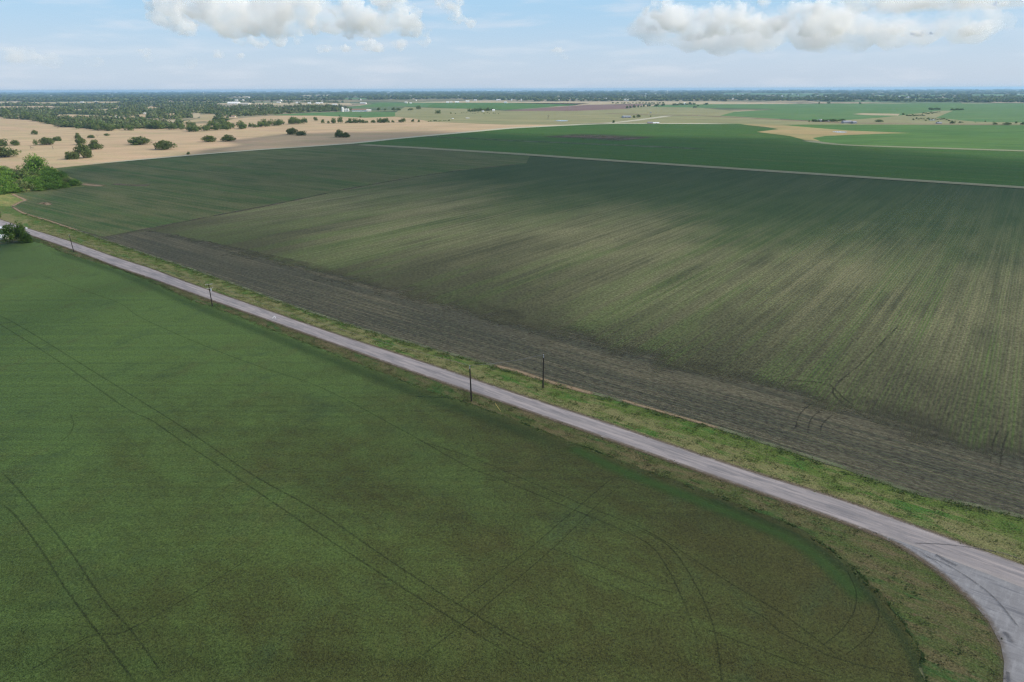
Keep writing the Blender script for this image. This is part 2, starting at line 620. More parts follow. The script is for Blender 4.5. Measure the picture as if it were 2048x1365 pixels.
M_skid = ribbon_mat('tyre_rubber_mark', (.08, .08, .09), (.10, .10, .11), 1.0, .62, 1.5, .4, .8, .5)


def dry_field(name, a, b, c3, sc=1.0, az=AZ_TRACK, rows=0.0):
    m, t = material(name)
    n1 = t.noise(t.pos(az, 1 / 55 * sc, 1 / 420 * sc), 1, 4, .6)
    n2 = t.noise(t.pos(az, 1 / 9 * sc, 1 / 90 * sc, 1, (9, 2, 0)), 1, 3, .6)
    n3 = t.noise(t.pos(0), .35, 4, .75)
    n4 = t.noise(t.pos(az + .5, 1 / 150, 1 / 60, 1, (4, 9, 0)), 1, 5, .7)
    c = t.mix(t.rng(n1, .35, .65), a, b)
    c = t.mix(t.m('MULTIPLY', t.rng(n2, .5, .7), .6), c, c3)
    c = t.mix(1.0, c, t.mix(n3, (.74, .74, .74), (1.26, 1.26, 1.26)), 'MULTIPLY')
    c = t.mix(1.0, c, t.mix(t.rng(n4, .3, .7), (.86, .88, .86), (1.13, 1.11, 1.12)), 'MULTIPLY')
    t.surf(c, .95, None, .1)
    return m


M_tan = dry_field('dry_stubble', (.44, .315, .20), (.42, .32, .19), (.36, .32, .17))
M_tan2 = dry_field('dry_pasture', (.40, .30, .18), (.33, .285, .15), (.27, .25, .13))
M_notch = dry_field('tan_fallow', (.36, .27, .13), (.28, .25, .11), (.33, .22, .12))
M_past = dry_field('green_tan_pasture', (.26, .245, .125), (.21, .22, .105), (.30, .25, .14))
M_purple = dry_field('ploughed_red_soil', (.175, .11, .10), (.20, .13, .115), (.22, .16, .12))
M_green1 = dry_field('sunlit_green_crop', (.060, .145, .032), (.085, .165, .036), (.10, .14, .055), 1.6)
M_green2 = dry_field('far_green_crop', (.070, .165, .050), (.10, .175, .055), (.17, .19, .10), 1.4)
M_pale = dry_field('pale_far_field', (.42, .33, .22), (.38, .33, .20), (.3, .3, .17))
M_ygrass = verge_mat('sunlit_meadow', (.25, .235, .085), (.13, .175, .045), (.085, .16, .04), (.27, .18, .09), .0, .35)
M_yard = dry_field('worn_yard', (.30, .24, .18), (.26, .24, .17), (.2, .22, .12))

# wide ground sheet
m, t = material('patchwork_plain')
vo = t.n('ShaderNodeTexVoronoi')
t.put(vo.inputs['Vector'], t.pos(AZ_TRACK, 1 / 900, 1 / 700))
vo.inputs['Scale'].default_value = 1
vo.inputs['Randomness'].default_value = .75
cs = t.sep(vo.outputs['Color'])
c = t.mix(t.rng(cs[0], .3, .7), (.26, .22, .13), (.12, .165, .08))
c = t.mix(t.rng(cs[1], .62, .7), c, (.36, .29, .20))
c = t.mix(t.rng(t.noise(t.pos(0), 1 / 260, 3, .6), .45, .6), c, (.06, .085, .045))
t.surf(c, .95, None, .1)
M_plain = m

# ================================================================== THE GROUND
N = 96
V = [(0, 0, 0)] + [(math.cos(2 * PI * k / N) * RFAR * 1.02, math.sin(2 * PI * k / N) * RFAR * 1.02, 0) for k in range(N)]
me = np_mesh('ground', V, [(0, 1 + k, 1 + (k + 1) % N) for k in range(N)])
ground = tag(link('ground', me, M_plain), kind='structure')

# far to near patches of farmland (pixel outlines laid on the ground)
Z = .10
def field(px, mat, z=None, name='field', jitter=0):
    return sheet(name, px, Z if z is None else z, mat, jitter=jitter)

# left, dry country
field([(-500, 300), (-500, 226), (0, 226), (110, 240), (300, 250), (480, 246), (640, 236), (850, 232), (1010, 238), (1130, 249), (1225, 247.3), (1130, 251), (1000, 258), (800, 277), (690, 288.5),
       (400, 309.5), (112, 336.5), (-60, 350), (-500, 385)], M_tan, .12, 'stubble_field')
field([(112, 236), (112, 229.2), (150, 229.5), (197, 232.5), (195, 236)], M_pale, .14)
field([(425, 247), (470, 238), (540, 231.6), (640, 231.5), (830, 237), (850, 240), (700, 245), (600, 246)], M_tan, .15)
field([(540, 230.5), (620, 226), (690, 224.3), (810, 224.5), (810, 233), (730, 236), (640, 232), (560, 231.5)], M_green2, .16)
field([(690, 216), (760, 206), (1000, 204), (1180, 207.5), (1145, 211), (1010, 220), (930, 217), (800, 213)], M_green2, .16)
field([(870, 206.5), (975, 206), (1180, 207.5), (1145, 210.5), (1012, 219.5), (935, 217.5), (850, 215)], M_green1, .20)
field([(790, 226), (810, 214.5), (935, 218.5), (1010, 222), (1200, 215), (1300, 213), (1400, 216), (1560, 232), (1560, 251), (1228, 248), (1130, 250), (1010, 250), (860, 244), (830, 238), (790, 234)],
      M_past, .18, 'pasture')
field([(1003, 222.5), (1175, 210.5), (1290, 208.5), (1258, 218), (1150, 222.5)], M_purple, .24)
field([(800, 205.5), (940, 202), (1100, 205), (1270, 203), (1420, 203.5), (1600, 208.3), (1560, 210.2), (1415, 209.5), (1290, 208), (1160, 209.8), (1000, 206), (870, 206)], M_pale, .2)
field([(1300, 214), (1318, 210), (1420, 209), (1600, 208.5), (1680, 207.5), (2300, 207), (2300, 250), (1640, 243), (1440, 232), (1470, 224), (1560, 219), (1400, 216)], M_green2, .22)
field([(1620, 245), (1700, 240), (1760, 236), (1806, 231), (1880, 222), (1906, 222), (1872, 236), (1950, 244), (2300, 249.5), (2300, 254), (1620, 251)], M_past, .26, 'pasture')
field([(1704, 228.8), (1725, 227), (1800, 228.5), (1796, 232), (1735, 231)], M_pale, .3)
field([(1430, 234), (1640, 243.5), (1760, 248), (2300, 248), (2300, 252), (1560, 252), (1350, 250), (1228, 248), (1228, 246)], M_past, .28, 'pasture')
field([(1545, 250.8), (1620, 249.8), (2300, 251.8), (2300, 322), (2048, 306), (1700, 292), (1610, 281), (1560, 262)], M_green1, .30, 'crop_field')
field([(1512, 264.5), (1530, 262.5), (1557, 259), (1530, 254.5), (1500, 251.5), (1475, 248.3), (1560, 250), (1600, 254), (1660, 259), (1700, 262), (1822, 267), (1760, 268.5), (1700, 270.5),
       (1650, 273), (1625, 277), (1640, 283), (1612, 281.5), (1580, 273)], M_notch, .36, 'fallow_field')

# big green field beyond the track
field([(690, 288.8), (800, 277.4), (900, 268.2), (1010, 258), (1130, 251.4), (1228, 247.9), (1400, 248.3), (1480, 248.6), (1500, 252), (1530, 255), (1557, 259.2), (1512, 264.8), (1580, 273.5), (1616, 282.6),
       (1700, 291.4), (2048, 302.8), (2300, 310), (2300, 394), (2048, 376.5)], M_far_row, .40, 'crop_field')
FB1 = [(112, 336.8), (230, 325), (400, 310.3), (520, 300.7), (690, 288.8), (900, 300.5), (1200, 320.5), (1500, 340.5), (2048, 376.5), (2400, 401), (2500, 1180), (2048, 1036),
       (1845, 990), (1690, 937), (1550, 893), (1450, 861), (1325, 825), (1200, 791), (1117, 769), (1062, 752), (992, 733), (850, 694), (700, 650), (560, 603), (440, 558), (320, 517.5),
       (220, 484), (100, 443), (50, 428), (24, 414), (50, 401), (24, 388), (90, 381), (164, 373.5), (190, 372), (160, 364), (130, 350)]
sheet('row_crop_field', FB1, .08, M_row, jitter=.5)
sheet('row_crop_field', [(112, 337), (230, 325.2), (400, 310.5), (520, 300.9), (690, 289), (900, 300.8), (1060, 311.4), (1052, 328), (900, 344), (720, 374), (560, 408), (430, 433), (280, 462), (206, 474), (100, 443), (50, 428),
                         (26, 413.5), (52, 401), (26, 388), (90, 381.2), (164, 373.7), (192, 372), (162, 364), (132, 350)], .10, M_row2)
sheet('headland', [(2600, 930), (2300, 860), (2048, 810), (1900, 788), (1750, 762), (1600, 732), (1450, 700), (1300, 668), (1100, 625), (900, 582), (700, 542), (560, 514), (420, 484), (300, 462),
                   (206, 474.5), (222, 484), (320, 517.3), (440, 557.8), (560, 602.8), (700, 649.8), (850, 693.8), (992, 732.8), (1062, 751.8), (1117, 768.8), (1200, 790.8), (1325, 824.8), (1450, 860.8), (1550, 892.8),
                   (1690, 936.8), (1845, 989.8), (2048, 1035.8), (2500, 1178)], .11, M_head, jitter=1.2)

# verges, road and near crop
ROAD_UP = [(-60, 415), (-20, 430), (5, 441), (30, 449), (58, 458), (146, 485), (234, 516), (300, 537), (380, 567), (526, 618), (680, 671), (850, 726), (1021, 784), (1200, 842), (1350, 893), (1500, 943), (1620, 980), (1738, 1019),
           (1943, 1094), (2048, 1132), (2300, 1222)]
ROAD_LO = [(-70, 428), (-25, 444), (3, 455), (30, 462.5), (63, 472), (146, 501), (234, 535), (300, 557), (380, 586), (526, 638), (680, 693), (850, 753.5), (1021, 811.5), (1200, 874), (1350, 927), (1500, 980), (1670, 1040), (1766, 1077),
           (1817, 1104), (1885, 1152), (1939, 1200), (1977, 1244), (2001, 1290), (2008, 1326), (2006, 1365), (1998, 1480)]
EDGE_A = [(-80, 505), (0, 491), (63, 485), (82, 488), (132, 509), (220, 535), (300, 565), (380, 602), (427, 618), (468, 632.5), (526, 656), (600, 684), (680, 716), (850, 782), (927, 807), (1004, 834), (1089, 867), (1175, 900),
          (1307, 951), (1443, 999), (1500, 1023), (1602, 1064), (1691, 1128), (1769, 1206), (1824, 1281), (1854, 1365), (1868, 1480)]
B1_EDGE = [(24, 414), (50, 428), (100, 443), (220, 484), (320, 517.5), (440, 558), (560, 603), (700, 650), (850, 694), (992, 733), (1062, 752), (1117, 769), (1200, 791), (1325, 825), (1450, 861), (1550, 893), (1690, 937),
           (1845, 990), (2048, 1036), (2500, 1180)]
sheet('meadow', [(-500, 440), (-500, 372), (0, 345), (112, 336.5), (165, 365), (200, 371), (160, 374), (24, 388.3), (50, 401), (24, 414), (100, 446), (160, 470), (60, 462), (-60, 420)], .04, M_ygrass)
sheet('verge', [(-200, 400), (0, 412)] + B1_EDGE + [(2500, 1300)] + ROAD_UP[::-1], .05, M_verge_n)
sheet('verge', ROAD_LO + [(1700, 1520)] + EDGE_A[::-1] + [(-80, 460)], .05, M_verge_s)


def dens(px, n=6, world=False):
    return [tuple(p) for p in catmull([gp(*q) for q in px], n)]


road_in = dens(ROAD_UP, 8)
road_out = dens(ROAD_LO, 8)
# straight run of the road as a strip with an across coordinate; the junction apron fills the fork
def strip(name, A, B, z, mat, n=260, stop=1.0, thick=.0):
    def rs(P):
        P = np.array(P)
        s = np.r_[0, np.cumsum(np.linalg.norm(np.diff(P, axis=0), axis=1))]
        s /= s[-1]
        q = np.linspace(0, 1, n)
        return np.c_[np.interp(q, s, P[:, 0]), np.interp(q, s, P[:, 1])]
    A, B = rs(A), rs(B)
    V, ac = [], []
    K = 9
    for k in range(K):
        f = k / (K - 1)
        w = A * (1 - f) + B * f
        crownz = z + .06 * (1 - (2 * f - 1) ** 2)
        V.append(np.c_[w, np.full(n, crownz)])
        ac.append(np.full(n, f))
    V = np.concatenate(V)
    Fc = []
    for k in range(K - 1):
        for i in range(n - 1):
            Fc.append((k * n + i, (k + 1) * n + i, (k + 1) * n + i + 1, k * n + i + 1))
    me = np_mesh(name, V, np.array(Fc), {'across': np.concatenate(ac)})
    return tag(link(name, me, mat), kind='structure')


strip('road', dens(ROAD_LO[:18], 8), dens(ROAD_UP[:18], 8), .12, M_road)
APR = [(1700, 1051), (1766, 1077), (1817, 1104), (1885, 1152), (1939, 1200), (1977, 1244), (2001, 1290), (2008, 1326), (2006, 1365), (1998, 1480), (2500, 1600), (2600, 1330), (2300, 1222), (2048, 1132), (1943, 1094), (1738, 1019.5)]
m, t = material('junction_gravel_asphalt')
n1 = t.noise(t.pos(AZ_ROAD, 1 / 1.4, 1 / 7), 1, 5, .7)
n2 = t.noise(t.pos(.7, 1 / .7, 1 / 4), 1, 5, .7)
fn = t.noise(t.pos(0), 6, 3, .8)
n3 = t.noise(t.pos(AZ_ROAD, 1 / 1.0, 1 / 10, 1, (3, 5, 0)), 1, 4, .6)
c = t.mix(t.rng(n1, .3, .7), (.22, .21, .212), (.30, .288, .288))
c = t.mix(t.m('MULTIPLY', t.rng(n2, .45, .7), .6), c, (.36, .35, .35))
c = t.mix(t.m('MULTIPLY', t.rng(n3, .52, .68), .6), c, (.12, .12, .135))
c = t.mix(1.0, c, t.mix(fn, (.8, .8, .8), (1.2, 1.2, 1.2)), 'MULTIPLY')
t.surf(c, .9, t.bump(fn, .02, .4), .25)
M_apron = m
sheet('road_junction', APR, .10, M_apron)
# straight lane running on through the junction, darker and worn by wheels
strip('road', dens([(1700, 1052), (1766, 1072), (1850, 1102), (1950, 1140), (2048, 1178), (2300, 1280)], 6), dens([(1738, 1019), (1840, 1056), (1943, 1094), (2048, 1132), (2200, 1186), (2300, 1222)], 6), .116, M_road, n=60)

ribbon('crop_edge_grass', EDGE_A, 2.2, .135, M_deep, width2=2.6)
ribbon('gravel_shoulder', ROAD_UP, 1.8, .145, M_should)
ribbon('gravel_shoulder', ROAD_LO, 2.2, .145, M_should)
ribbon('field_edge', B1_EDGE, 2.2, .135, M_edge)
ribbon('dirt_edge', [(985, 731), (1040, 745), (1075, 757), (1117, 770), (1150, 779), (1190, 790)], 3.2, .15, M_dirt)
ribbon('dirt_edge', [(24, 414), (50, 428), (100, 443), (160, 464)], 3.5, .15, M_dirt)
ribbon('dirt_edge', [(24, 414), (40, 405), (50, 401), (36, 394), (24, 388)], 4.5, .15, M_dirt)
ribbon('dirt_edge', [(1240, 800), (1300, 818), (1370, 838), (1440, 858)], 2.0, .15, M_dirt)
ribbon('dirt_patch', [(158, 368), (175, 370), (204, 373)], 14, .15, M_dirt)
ribbon('dirt_patch', [(80, 409), (90, 406), (98, 411)], 7, .15, M_dirt)
ribbon('farm_track', [(688, 288.6), (800, 294.6), (900, 300.6), (1050, 310), (1200, 320.5), (1350, 330.5), (1500, 340.5), (1750, 357), (2048, 376.5), (2400, 401)], 27, .46, M_track, width2=17)
ribbon('farm_track', [(1612, 281), (1640, 286), (1700, 291.4), (1850, 296.5), (2048, 302.8), (2300, 311)], 24, .46, M_track)
ribbon('farm_track', [(840, 273), (1000, 281), (1180, 289), (1300, 294), (1420, 299.5)], 20, .46, ribbon_mat('faint_track', (.12, .14, .08), (.10, .12, .07), .6, .6, .5, .03))
ribbon('dirt_path', [(112, 336.8), (230, 325), (400, 310), (520, 300.4), (690, 288.7), (800, 277.4), (900, 268.2), (1010, 258), (1060, 255), (1130, 251.4), (1228, 247.8), (1340, 247.9), (1480, 248.6)], 9, .5, M_path, width2=48)
ribbon('dirt_path', [(1150, 249.5), (1228, 246), (1290, 239), (1340, 232)], 30, .5, M_path)
ribbon('dirt_path', [(1200, 227), (1290, 230), (1420, 233), (1640, 244), (1760, 248), (2048, 250)], 34, .5, ribbon_mat('brown_lane', (.2, .13, .1), (.25, .19, .13), .5, .8, .4, .03))
ribbon('field_edge', [(206, 474), (280, 461), (430, 432), (560, 407), (720, 374), (900, 344), (1052, 328)], 4.5, .13, ribbon_mat('row_turn_strip', (.12, .095, .075), (.10, .085, .065), .8, .5, 1.2, .08))
ribbon('bare_patch', [(1120, 271), (1200, 275), (1280, 279)], 150, .44, ribbon_mat('thin_crop_patch', (.12, .09, .07), (.10, .085, .06), .9, .62, .1, .02))
ribbon('bare_patch', [(225, 369), (262, 371), (300, 371)], 10, .16, ribbon_mat('bare_pale_patch', (.17, .12, .09), (.14, .10, .08), .9, .62, .5, .05))

# thick crop in the near field stands half a metre above its soil
A_POLY = EDGE_A + [(1000, 1700), (-900, 1700), (-1200, 900), (-700, 560)]
sheet('crop_field', A_POLY, .50, M_crop, jitter=.55, skirt=.5)
ribbon('crop_edge', [(100, 503), (230, 545), (380, 610), (526, 668), (680, 730), (850, 797), (1004, 852), (1175, 922)], 7.5, .508, M_deep)
ribbon('crop_edge', [(1130, 893), (1240, 945), (1380, 1000), (1500, 1048), (1600, 1095), (1680, 1160), (1740, 1225)], 5.5, .512, M_lush)
ribbon('crop_edge', [(1400, 995), (1590, 1075), (1691, 1146), (1762, 1226), (1812, 1296), (1840, 1365), (1855, 1450)], 3.0, .516, M_deep)
TRAM = [
    ([(-30, 636), (9, 657), (129, 733), (249, 818), (302, 844), (366, 888), (460, 950), (596, 1043), (700, 1112), (820, 1190), (1000, 1302), (1044, 1326), (1100, 1365)], .55),
    ([(-30, 620), (38, 654), (193, 750), (366, 859), (504, 953), (640, 1030), (800, 1140), (1000, 1265), (1119, 1326), (1200, 1372)], .55),
    ([(0, 945), (30, 975), (128, 1090), (202, 1197), (267, 1271), (326, 1354), (340, 1380)], .5),
    ([(0, 1010), (33, 1037), (90, 1115), (130, 1179), (208, 1286), (264, 1360), (280, 1385)], .55),
    ([(40, 1362), (74, 1340), (184, 1277), (246, 1271), (356, 1212), (475, 1138), (520, 1110)], .4),
    ([(60, 540), (117, 566), (234, 607), (278, 636), (381, 683), (500, 730), (640, 778), (800, 862), (930, 935), (1000, 963), (1146, 1024), (1238, 1063), (1300, 1096), (1333, 1140), (1358, 1189), (1385, 1257), (1395, 1310), (1392, 1380)], .5),
    ([(820, 880), (930, 915), (1020, 951), (1170, 1016), (1272, 1057), (1340, 1094), (1378, 1118), (1460, 1172), (1558, 1230), (1640, 1290), (1700, 1340)], .45),
    ([(1259, 1057), (1320, 1085), (1358, 1121), (1398, 1189), (1420, 1240), (1432, 1285), (1443, 1365), (1443, 1385)], .5),
    ([(1232, 954), (1184, 995), (1112, 1057), (1058, 1104), (1000, 1149), (900, 1225)], .35),
    ([(1240, 975), (1190, 1019), (1129, 1080), (1068, 1135), (1010, 1185), (900, 1275), (800, 1350)], .35),
    ([(1163, 1152), (1276, 1200), (1330, 1222)], .4),
    ([(1100, 1100), (1194, 1135), (1296, 1176), (1351, 1193)], .4),
    ([(1690, 1140), (1708, 1179), (1712, 1205), (1704, 1234), (1680, 1268), (1640, 1300)], .35),
    ([(1745, 1200), (1757, 1234), (1745, 1268), (1721, 1292), (1690, 1315)], .35),
    ([(1480, 1215), (1527, 1240), (1561, 1271), (1620, 1300), (1670, 1322), (1755, 1346), (1840, 1362)], .45),
    ([(1400, 1260), (1480, 1290), (1570, 1325), (1680, 1365)], .35),
    ([(140, 830), (148, 850), (142, 870), (120, 890)], .35),
]
for pts, w in TRAM:
    ribbon('wheel_track', pts, w, .520, M_wheel)
for pts in ([(1440, 640), (1560, 760), (1655, 769), (1668, 790), (1690, 812), (1740, 840)], [(1900, 560), (1800, 650), (1720, 730), (1673, 770), (1680, 790), (1710, 815)]):
    ribbon('wheel_track', pts[1:], .8, .165, M_wheel2)
for pts in ([(1590, 860), (1600, 830), (1625, 808), (1660, 797)], [(1615, 868), (1622, 840), (1645, 820), (1680, 808)], [(1640, 870), (1645, 850), (1665, 832), (1700, 822)],
            [(1980, 930), (1985, 890), (1998, 860)], [(2000, 935), (2005, 895), (2018, 862)]):
    ribbon('wheel_track', pts, .6, .165, M_wheel2)
# rubber marks and repairs on the junction
for pts, w in (([(1790, 1085), (1830, 1100), (1870, 1125), (1885, 1138)], .25), ([(1825, 1088), (1900, 1092), (1990, 1105), (2048, 1122)], .5), ([(1870, 1110), (1890, 1122), (1915, 1134)], 1.1),
               ([(1745, 1066), (1755, 1069)], .5), ([(2008, 1265), (2016, 1275), (2024, 1288)], 1.3), ([(2016, 1345), (2018, 1380)], .8), ([(1840, 1110), (1900, 1135), (1980, 1190), (2040, 1260)], .5)):
    ribbon('tyre_mark', pts, w, .190, M_skid)
mk = simple('road_paint', (.75, .75, .75), .8)
for pts in ([(545, 638), (549, 633.5)], [(551.5, 638), (549.5, 633.5)]):
    ribbon('road_marking', pts, .18, .192, mk, smooth=0)

# ponds
def pond(px, z, name='pond'):
    P = dens(px + [px[0]], 5)[:-1]
    m = bpy.data.materials.get('pond_water')
    if m is None:
        m, t = material('pond_water')
        t.surf((.20, .24, .26), .12, t.bump(t.noise(t.pos(0), .8, 2, .5), .05, .3), .6)
    return sheet(name, P, z, m, world=True)
pond([(1108, 242.5), (1120, 241.3), (1132, 241.6), (1136, 242.6), (1124, 243.4)], .45)
pond([(1664, 264), (1680, 263.6), (1694, 265), (1686, 266.2), (1670, 265.4)], .45)
pond([(1856, 240.6), (1866, 240), (1872, 241), (1862, 241.9)], .45)

# ================================================================== TREES
F_dark = foliage_mat('oak_leaves', (.054, .090, .026), (.074, .112, .032), (.085, .10, .04))
F_mid = foliage_mat('hedgerow_leaves', (.068, .125, .030), (.09, .150, .034), (.11, .12, .06))
F_lush = foliage_mat('bright_leaves', (.085, .175, .028), (.11, .195, .032), (.07, .14, .03))
F_wood = foliage_mat('distant_wood_leaves', (.072, .130, .040), (.10, .152, .048), (.15, .15, .09))
M_bark = simple('bark', (.11, .09, .07), .9, .1, .3, 2.0)
M_bare = simple('grey_twigs', (.20, .175, .15), .9, .1, .3, 2.0)

TEMPL = {}
def tree_mesh(kind, var):
    key = (kind, var)
    if key in TEMPL:
        return TEMPL[key]
    rng = np.random.default_rng(100 + var * 17 + sum(map(ord, kind)))
    if kind == 'oak':
        V, Q, T = crown(rng, 1, .46, .02, 24, 100, .026, .9, .25)
        mat = F_dark
    elif kind == 'round':
        V, Q, T = crown(rng, 1, .85, .06, 16, 70, .036, .9)
        mat = F_mid
    elif kind == 'lush':
        V, Q, T = crown(rng, 1, .9, .0, 26, 120, .026, .9, .15)
        mat = F_lush
    else:
        V, Q, T = crown(rng, 1, .75, .06, 9, 26, .07, .9)
        mat = F_wood if kind == 'far' else F_mid
    h = {'oak': .46, 'round': .85, 'lush': .9}.get(kind, .75)
    V = V.copy()
    V[:, 2] *= h / max(V[:, 2].max(), .1)
    crown_me = np_mesh('crown', V, Q, {'tint': T})
    crown_me.materials.append(mat)
    mb = trunk_limbs(MB(), h, .9, rng, .026, 6, .32)
    tm = bpy.data.meshes.new('trunk')
    tm.from_pydata(mb.V, [], mb.Q)
    tm.materials.append(M_bark)
    # one mesh holding both for trees too small to show parts
    tr = [q if len(q) == 4 else None for q in mb.Q]
    allq = [q for q in tr if q]
    W = np.concatenate([V, np.array(mb.V)])
    QQ = np.concatenate([Q, np.array(allq) + len(V)])
    one = np_mesh('tree', W, QQ, {'tint': np.r_[T, np.zeros(len(mb.V))]}, midx=[0] * len(Q) + [1] * len(allq))
    one.materials.append(mat)
    one.materials.append(M_bark)
    TEMPL[key] = (crown_me, tm, one, h)
    return TEMPL[key]


def place_tree(u, v, w_px, h_px, kind, label, group=None, parts=True, name=None, var=None, rng=random, cat='tree'):
    x, y = gp(u, v)
    s = mpp(x, y)
    w = w_px * s
    d = math.hypot(x, y)
    back = min(w * .35, 10)
    x += x / d * back
    y += y / d * back
    ang = math.atan2(CAM_H, d)
    h = max(h_px * s / math.cos(ang) - w * .12 * math.tan(ang), w * .22)
    var = rng.randrange(4) if var is None else var
    cm, tm, one, hh = tree_mesh(kind, var)
    nm = name or {'oak': 'oak_tree', 'round': 'broadleaf_tree', 'lush': 'leafy_tree', 'far': 'broadleaf_tree', 'bush': 'bush'}[kind]
    rz = rng.uniform(0, 6.28)
    if parts:
        e = empty(nm, (x, y, 0), rz)
        e.scale = (w, w, h / hh)
        a = link('trunk', tm, None, e)
        b = link('crown', cm, None, e)
    else:
        e = link(nm, one)
        e.location = (x, y, 0)
        e.rotation_euler = (0, 0, rz)
        e.scale = (w, w, h / hh)
    return tag(e, label, cat, group)


def place_bare(u, v, w_px, h_px, label, var=0):
    x, y = gp(u, v)
    s = mpp(x, y)
    e = empty('bare_tree', (x, y, 0), var)
    rng = np.random.default_rng(300 + var)
    mb = bare_tree(MB(), rng, h_px * s, w_px / max(h_px, 1) * 1.1, .035 * h_px * s)
    half = int(len(mb.Q) * .02) + 5
    mb1 = MB(); mb1.V = mb.V[:]; mb1.Q = mb.Q[:10]
    mb2 = MB(); mb2.V = mb.V[:]; mb2.Q = mb.Q[5:]
    mb1.Q = mb.Q[:5]
    for M_ in (mb1, mb2):
        used = sorted({i for q in M_.Q for i in q})
        mp = {i: k for k, i in enumerate(used)}
        M_.V = [M_.V[i] for i in used]
        M_.Q = [tuple(mp[i] for i in q) for q in M_.Q]
    mb1.build('trunk', M_bare, e)
    mb2.build('crown', M_bare, e)
    return tag(e, label, 'tree')


OAKS = 'live oaks standing alone in the tan field'
solo = [
    (69.5, 270, 13, 10, 'small dark round oak alone high in the pale field near its left end'),
    (4, 293, 26, 15, 'dark brushy oak cut by the left edge above the big dome oak'),
    (31, 292, 18, 12, 'small green oak just right of the brushy oak at the left edge'),
    (72, 292, 11, 13, 'narrow upright oak at the left end of the oak clump behind two bare trees'),
    (94, 291, 32, 16, 'middle broad oak of the clump behind two bare grey trees'),
    (116, 283, 17, 10, 'small rounded oak at the right end of the clump behind two bare trees'),
    (10, 316, 60, 23, 'big dark dome oak cut by the left edge of the picture'),
    (156, 279, 14, 13, 'topmost small flat-headed oak of the straggling middle clump'),
    (163, 290, 22, 15, 'oak just below the flat-headed one at the upper left of the middle clump'),
    (183, 277, 14, 7, 'low shrubby oak beside a small bare tree behind the middle clump'),
    (214, 273, 12, 6, 'tiny dark oak isolated between the middle clump and the hedgerow'),
    (192, 300, 33, 20, 'broad oak forming the right side of the middle clump'),
    (168, 318, 38, 31, 'tallest dark green oak of the middle clump'),
    (144, 320, 28, 17, 'low bright oak at the lower left of the middle clump'),
    (281, 291, 42, 18, 'wide oak with a small satellite bush on its left'),
    (260, 287, 9, 8, 'small round bush touching the wide oak from the left'),
    (330, 301, 44, 20, 'neat dome oak standing alone above the pale dirt path'),
    (377, 310, 10, 7, 'tiny oak right beside the pale dirt path'),
    (418, 285, 30, 14, 'left one of the pair of touching oaks above the path'),
    (456, 284, 32, 14, 'right one of the pair of touching oaks above the path'),
    (585, 270, 27, 14, 'rear taller oak of the pair at the edge of the cloud shadow'),
    (603, 272, 24, 10, 'front lower oak of the pair at the edge of the cloud shadow'),
    (680, 276, 22, 17, 'dark twin-topped oak alone in the shaded part of the tan field'),
    (692, 276, 18, 11, 'low right shoulder oak leaning on the dark twin-topped oak'),
]
for i, (u, v, w, h, lab) in enumerate(solo):
    place_tree(u, v, w, h, 'oak' if w > 12 else 'round', lab, OAKS, True, var=i % 4)
place_bare(62, 299, 17, 13, 'bare grey tree at the left front of the oak clump', 1)
place_bare(105, 299, 9, 9, 'small bare grey tree at the right front of the oak clump', 2)
place_bare(195, 275, 10, 8, 'small bare brown tree behind the middle clump of oaks', 3)
place_bare(1096, 240, 10, 13, 'lone bare tree in the pasture beside the small pond', 4)
place_bare(116, 258, 14, 14, 'bare grey tree at the near corner of the big hedgerow wood', 5)

# bright grove at the left edge, above the meadow
grove = [(8, 350, 34, 20), (40, 352, 30, 17), (78, 348, 40, 27), (100, 350, 26, 17), (20, 362, 36, 18), (56, 362, 32, 17), (92, 360, 34, 20), (120, 362, 30, 17), (12, 376, 32, 17), (40, 376, 30, 17),
         (66, 374, 32, 17), (92, 374, 30, 16), (116, 373, 28, 14), (138, 371, 26, 14), (152, 371, 20, 10), (4, 388, 26, 17), (28, 385, 28, 15), (54, 383, 26, 14), (80, 381, 24, 13), (104, 378, 24, 11), (126, 375, 22, 10), (-20, 360, 40, 24)]
for i, (u, v, w, h) in enumerate(grove):
    place_tree(u, v + 2, w * 1.35, h * (1.3 + .25 * (i % 3 - 1)), 'round' if i % 4 == 1 else 'lush', 'bright green bushy tree, one of the dense grove at the left edge above the meadow', 'trees of the grove at the left edge', True, var=i % 4)

# trees round the farmstead at the far left of the road
place_tree(34, 489, 52, 44, 'lush', 'dark bushy tree between the road and the corner of the near crop', None, True, 'roadside_tree', 1).children[1].data = (lambda me: me)(tree_mesh('lush', 1)[0].copy())
SC_tree = [o for o in COL.objects if o.name.startswith('roadside_tree')][0]
SC_tree.children[1].data.materials[0] = F_dark
place_tree(54, 489, 28, 26, 'lush', 'smaller right-hand half of the roadside clump, greener at its foot', None, True, 'roadside_tree', 2).children[1].data = tree_mesh('lush', 2)[0].copy()
[o for o in COL.objects if o.name.startswith('roadside_tree')][1].children[1].data.materials[0] = F_mid
place_tree(-1, 438, 10, 18, 'round', 'dark tree cut by the left edge above the road bend', None, True, 'roadside_tree', 3)

# hedgerow behind the tan field: individual trees along its front edge
def along(poly, n, rng):
    P = np.array(poly, float)
    s = np.r_[0, np.cumsum(np.linalg.norm(np.diff(P, axis=0), axis=1))]
    q = np.sort(rng.uniform(0, s[-1], n))
    return np.c_[np.interp(q, s, P[:, 0]), np.interp(q, s, P[:, 1])]

